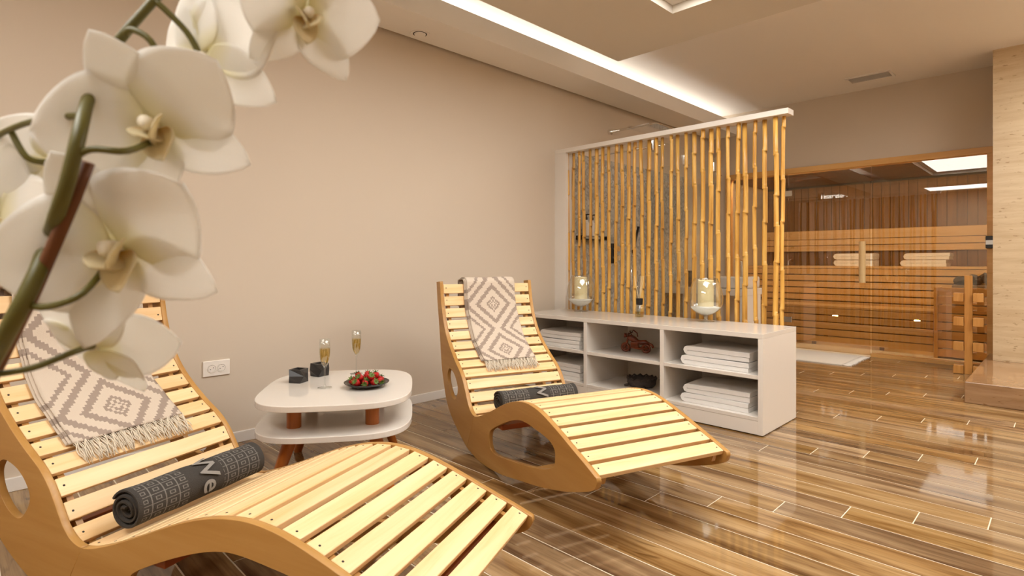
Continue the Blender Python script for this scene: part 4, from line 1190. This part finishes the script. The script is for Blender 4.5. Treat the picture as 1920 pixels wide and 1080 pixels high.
# ------------------------------------------------------------------ orchid close to the camera
FW = Vector((-.70711, .70711, 0)); RT = Vector((.70711, .70711, 0)); UPV = Vector((0, 0, 1))
OC = Vector((-.50, -.02, .0))          # foot of the stand, left of the camera
orc = empty('orchid_plant', OC)
def W(r, dpt, z): return RT*r+FW*dpt+UPV*z      # metres right of, before and above the floor below the lens
def loc_(v): return v-OC
def petal_me(L, Wd, cup, ruffle, seed, tipp=1.0, fold=0.0, nu=14, nv=16):
    rnd = random.Random(seed); ph = rnd.random()*6
    mb = MB(); uvs = []
    for j in range(nv+1):
        v = j/nv
        # outline: narrow claw, broad blade, rounded tip
        wv = Wd*(math.sin(PI*min(1, v**.72))**.62)*(1 if v < .999 else 0)+.0015*(1-v)
        for i in range(nu+1):
            u = i/nu*2-1
            x = u*wv
            yv = L*v-abs(u)**2*wv*.15*tipp*v
            z = cup*(v*v)*L-fold*abs(u)**1.6*wv+ruffle*L*math.sin(v*9+ph+u*2)*abs(u)**2*.5-cup*.9*L*max(0, v-.6)**2*2
            mb.v.append((x, yv, z)); uvs.append((u*.5+.5, v))
    W_ = nu+1
    for j in range(nv):
        for i in range(nu): mb.f.append((j*W_+i, j*W_+i+1, (j+1)*W_+i+1, (j+1)*W_+i))
    me = mb.mesh('petal', True); set_uv(me, lambda k: uvs[k])
    return me
def flower(center, facing, roll, size, seed, openness=1.0):
    rnd = random.Random(seed)
    c = MB().tube([(0, 0, -.004), (0, .002, .004), (0, .003, .011), (0, .000, .015)], [.0028, .0032, .0036, .002], 10)
    f = c.build('flower', M['column'], orc, True)
    f.scale = (size/.1,)*3
    z = Vector(facing).normalized(); yv = UPV-z*UPV.dot(z); yv.normalize(); xv = yv.cross(z)
    Rm = Matrix((xv, yv, z)).transposed() @ Matrix.Rotation(roll, 3, 'Z')
    f.matrix_local = Matrix.Translation(loc_(center)) @ Rm.to_4x4() @ Matrix.Scale(size/.1, 4)
    def pt(ang, L, Wd, cup, ruf, tilt, zoff, name, tp=1.0, fold=0.0):
        me = petal_me(L, Wd, cup, ruf, rnd.randint(0, 9999), tp, fold)
        o = link(name, me, M['petal'], f)
        so_ = o.modifiers.new('solid', 'SOLIDIFY'); so_.thickness = .0007; so_.offset = 0
        o.matrix_local = Matrix.Rotation(math.radians(ang), 4, 'Z') @ Matrix.Translation((0, .002, zoff)) @ Matrix.Rotation(math.radians(tilt), 4, 'X')
    # sepals behind, petals before
    pt(0+rnd.uniform(-4, 4), .050, .017, .10, .03, 8*openness, -.003, 'sepal')
    pt(137+rnd.uniform(-5, 5), .050, .016, .10, .03, 10, -.003, 'sepal')
    pt(-137+rnd.uniform(-5, 5), .050, .016, .10, .03, 10, -.003, 'sepal')
    pt(72+rnd.uniform(-5, 5), .050, .029, .16, .05, 12, 0, 'petal', .4, .06)
    pt(-72+rnd.uniform(-5, 5), .050, .029, .16, .05, 12, 0, 'petal', .4, .06)
    # lip: two raised side lobes and a tongue
    for s in (-1, 1):
        me = petal_me(.020, .0075, .5, .02, 5+s, .3, .1, 8, 10)
        o = link('lip_lobe', me, M['lip'], f); so_ = o.modifiers.new('solid', 'SOLIDIFY'); so_.thickness = .0008
        o.matrix_local = Matrix.Rotation(math.radians(180+s*48), 4, 'Z') @ Matrix.Translation((0, .002, .004)) @ Matrix.Rotation(math.radians(62), 4, 'X')
    me = petal_me(.026, .008, .35, .02, 9, .5, -.2, 8, 12)
    o = link('lip_tongue', me, M['lip'], f); so_ = o.modifiers.new('solid', 'SOLIDIFY'); so_.thickness = .0008
    o.matrix_local = Matrix.Rotation(math.radians(180), 4, 'Z') @ Matrix.Translation((0, .002, .001)) @ Matrix.Rotation(math.radians(38), 4, 'X')
    return f
K = .33/1047
def P(u, v, d=.33):     # a point d metres before the lens plane
    return W((u-960)*d/1047, d, 1+(490-v)*d/1047)
stem_pts = [P(340, -60, .35), P(285, 5, .345), P(235, 62, .34), P(200, 110, .34), P(168, 180, .32), P(150, 245, .295), P(127, 340, .292), P(104, 410, .30), P(92, 450, .315), P(66, 520, .30), P(15, 620, .295), P(-60, 760, .32), P(-150, 960, .36)]
FOOT = OC+Vector((0, 0, .74))
sp_all = [tuple(loc_(p)) for p in stem_pts]+[tuple(loc_(FOOT)+Vector((.0, .0, .05))), tuple(loc_(FOOT)+Vector((0, 0, -.06)))]
ns = len(sp_all)
MB().tube(catmull(sp_all, 5), [.0026+.0026*min(1, i/((ns-1)*5)) for i in range((ns-1)*5+1)], 12).build('stem', M['stem'], orc, True)
MB().tube([tuple(loc_(P(165, 305, .30))), tuple(loc_(P(140, 370, .302))), tuple(loc_(P(64, 545, .306))), tuple(loc_(P(-60, 800, .335))), tuple(loc_(FOOT)+Vector((.02, .01, .0)))], [.0032, .0034, .0036, .0036, .0036], 10).build('support_stick', M['stem2'], orc, True)
peds = [[(232, 66, .34), (250, 56, .335), (290, 88, .335), (320, 190, .345)], [(134, 300, .293), (170, 280, .293), (238, 283, .30), (290, 262, .335)], [(160, 215, .305), (60, 228, .33), (0, 252, .35), (-20, 270, .36)],
        [(45, 570, .297), (90, 575, .297), (155, 550, .30), (205, 490, .33)], [(-30, 705, .31), (60, 690, .312), (128, 664, .318), (172, 648, .335)], [(20, 245, .345), (50, 295, .345), (88, 305, .352)], [(290, 0, .345), (350, 60, .35), (380, 116, .352)], [(340, -60, .35), (480, -40, .355), (545, 20, .355)]]
for pd_ in peds:
    pp = [tuple(loc_(P(*q))) for q in pd_]
    cp = catmull(pp, 5); MB().tube(cp, [.0019]*(len(cp)-2)+[.0022, .0026], 9).build('pedicel', M['stem'], orc, True)
def face(rt, toward, up): return RT*rt-FW*toward+UPV*up
flower(P(290, 238, .335), face(.28, .9, -.22), math.radians(28), .112, 11)
flower(P(222, 466, .325), face(.22, .92, -.2), math.radians(24), .117, 12)
flower(P(385, 108, .355), face(.25, -.85, .1), math.radians(-14), .104, 13)
flower(P(572, 28, .36), face(.5, .75, -.4), math.radians(-6), .09, 14)
flower(P(100, 305, .36), face(-.35, -.75, .25), math.radians(10), .078, 15)
flower(P(-10, 420, .35), face(.15, .9, .1), math.radians(-10), .10, 16)
flower(P(178, 645, .345), face(.1, -.8, .5), math.radians(170), .092, 17)
# leaves, pot and stand, left of the frame
for a, ln in ((1.9, .13), (2.7, .15), (3.6, .14)):
    me = petal_me(ln, .036, -.35, .0, 3, .2, -.12)
    o = link('leaf', me, M['leafgreen'], orc); so_ = o.modifiers.new('solid', 'SOLIDIFY'); so_.thickness = .002
    o.matrix_local = Matrix.Translation(loc_(FOOT)) @ Matrix.Rotation(a, 4, 'Z') @ Matrix.Rotation(math.radians(35), 4, 'X')
tag(orc, 'white orchid with large pale petals close to the camera', 'orchid')
orc_pot = MB().lathe([(.045, .6), (.05, .603), (.066, .725), (.068, .735), (.062, .735), (.058, .72), (.002, .715)], 28)
orc_pot.v = [(x, y_, z) for x, y_, z in orc_pot.v]
o = orc_pot.build('pot', M['lacquer'], orc, True, angle=40)
stand = empty('plant_stand', OC)
MB().lathe([(.11, .575), (.115, .58), (.115, .596), (.11, .599)], 32).build('top', M['lacquer_dull'], stand, True, angle=40)
for q in range(3):
    g = q*2*PI/3+.5
    MB().tube([(.08*math.cos(g), .08*math.sin(g), .575), (.11*math.cos(g), .11*math.sin(g), 0)], .01, 12).build('leg', M['tableleg'], stand, True)
tag(stand, 'three-legged white plant stand under the orchid pot', 'plant stand')
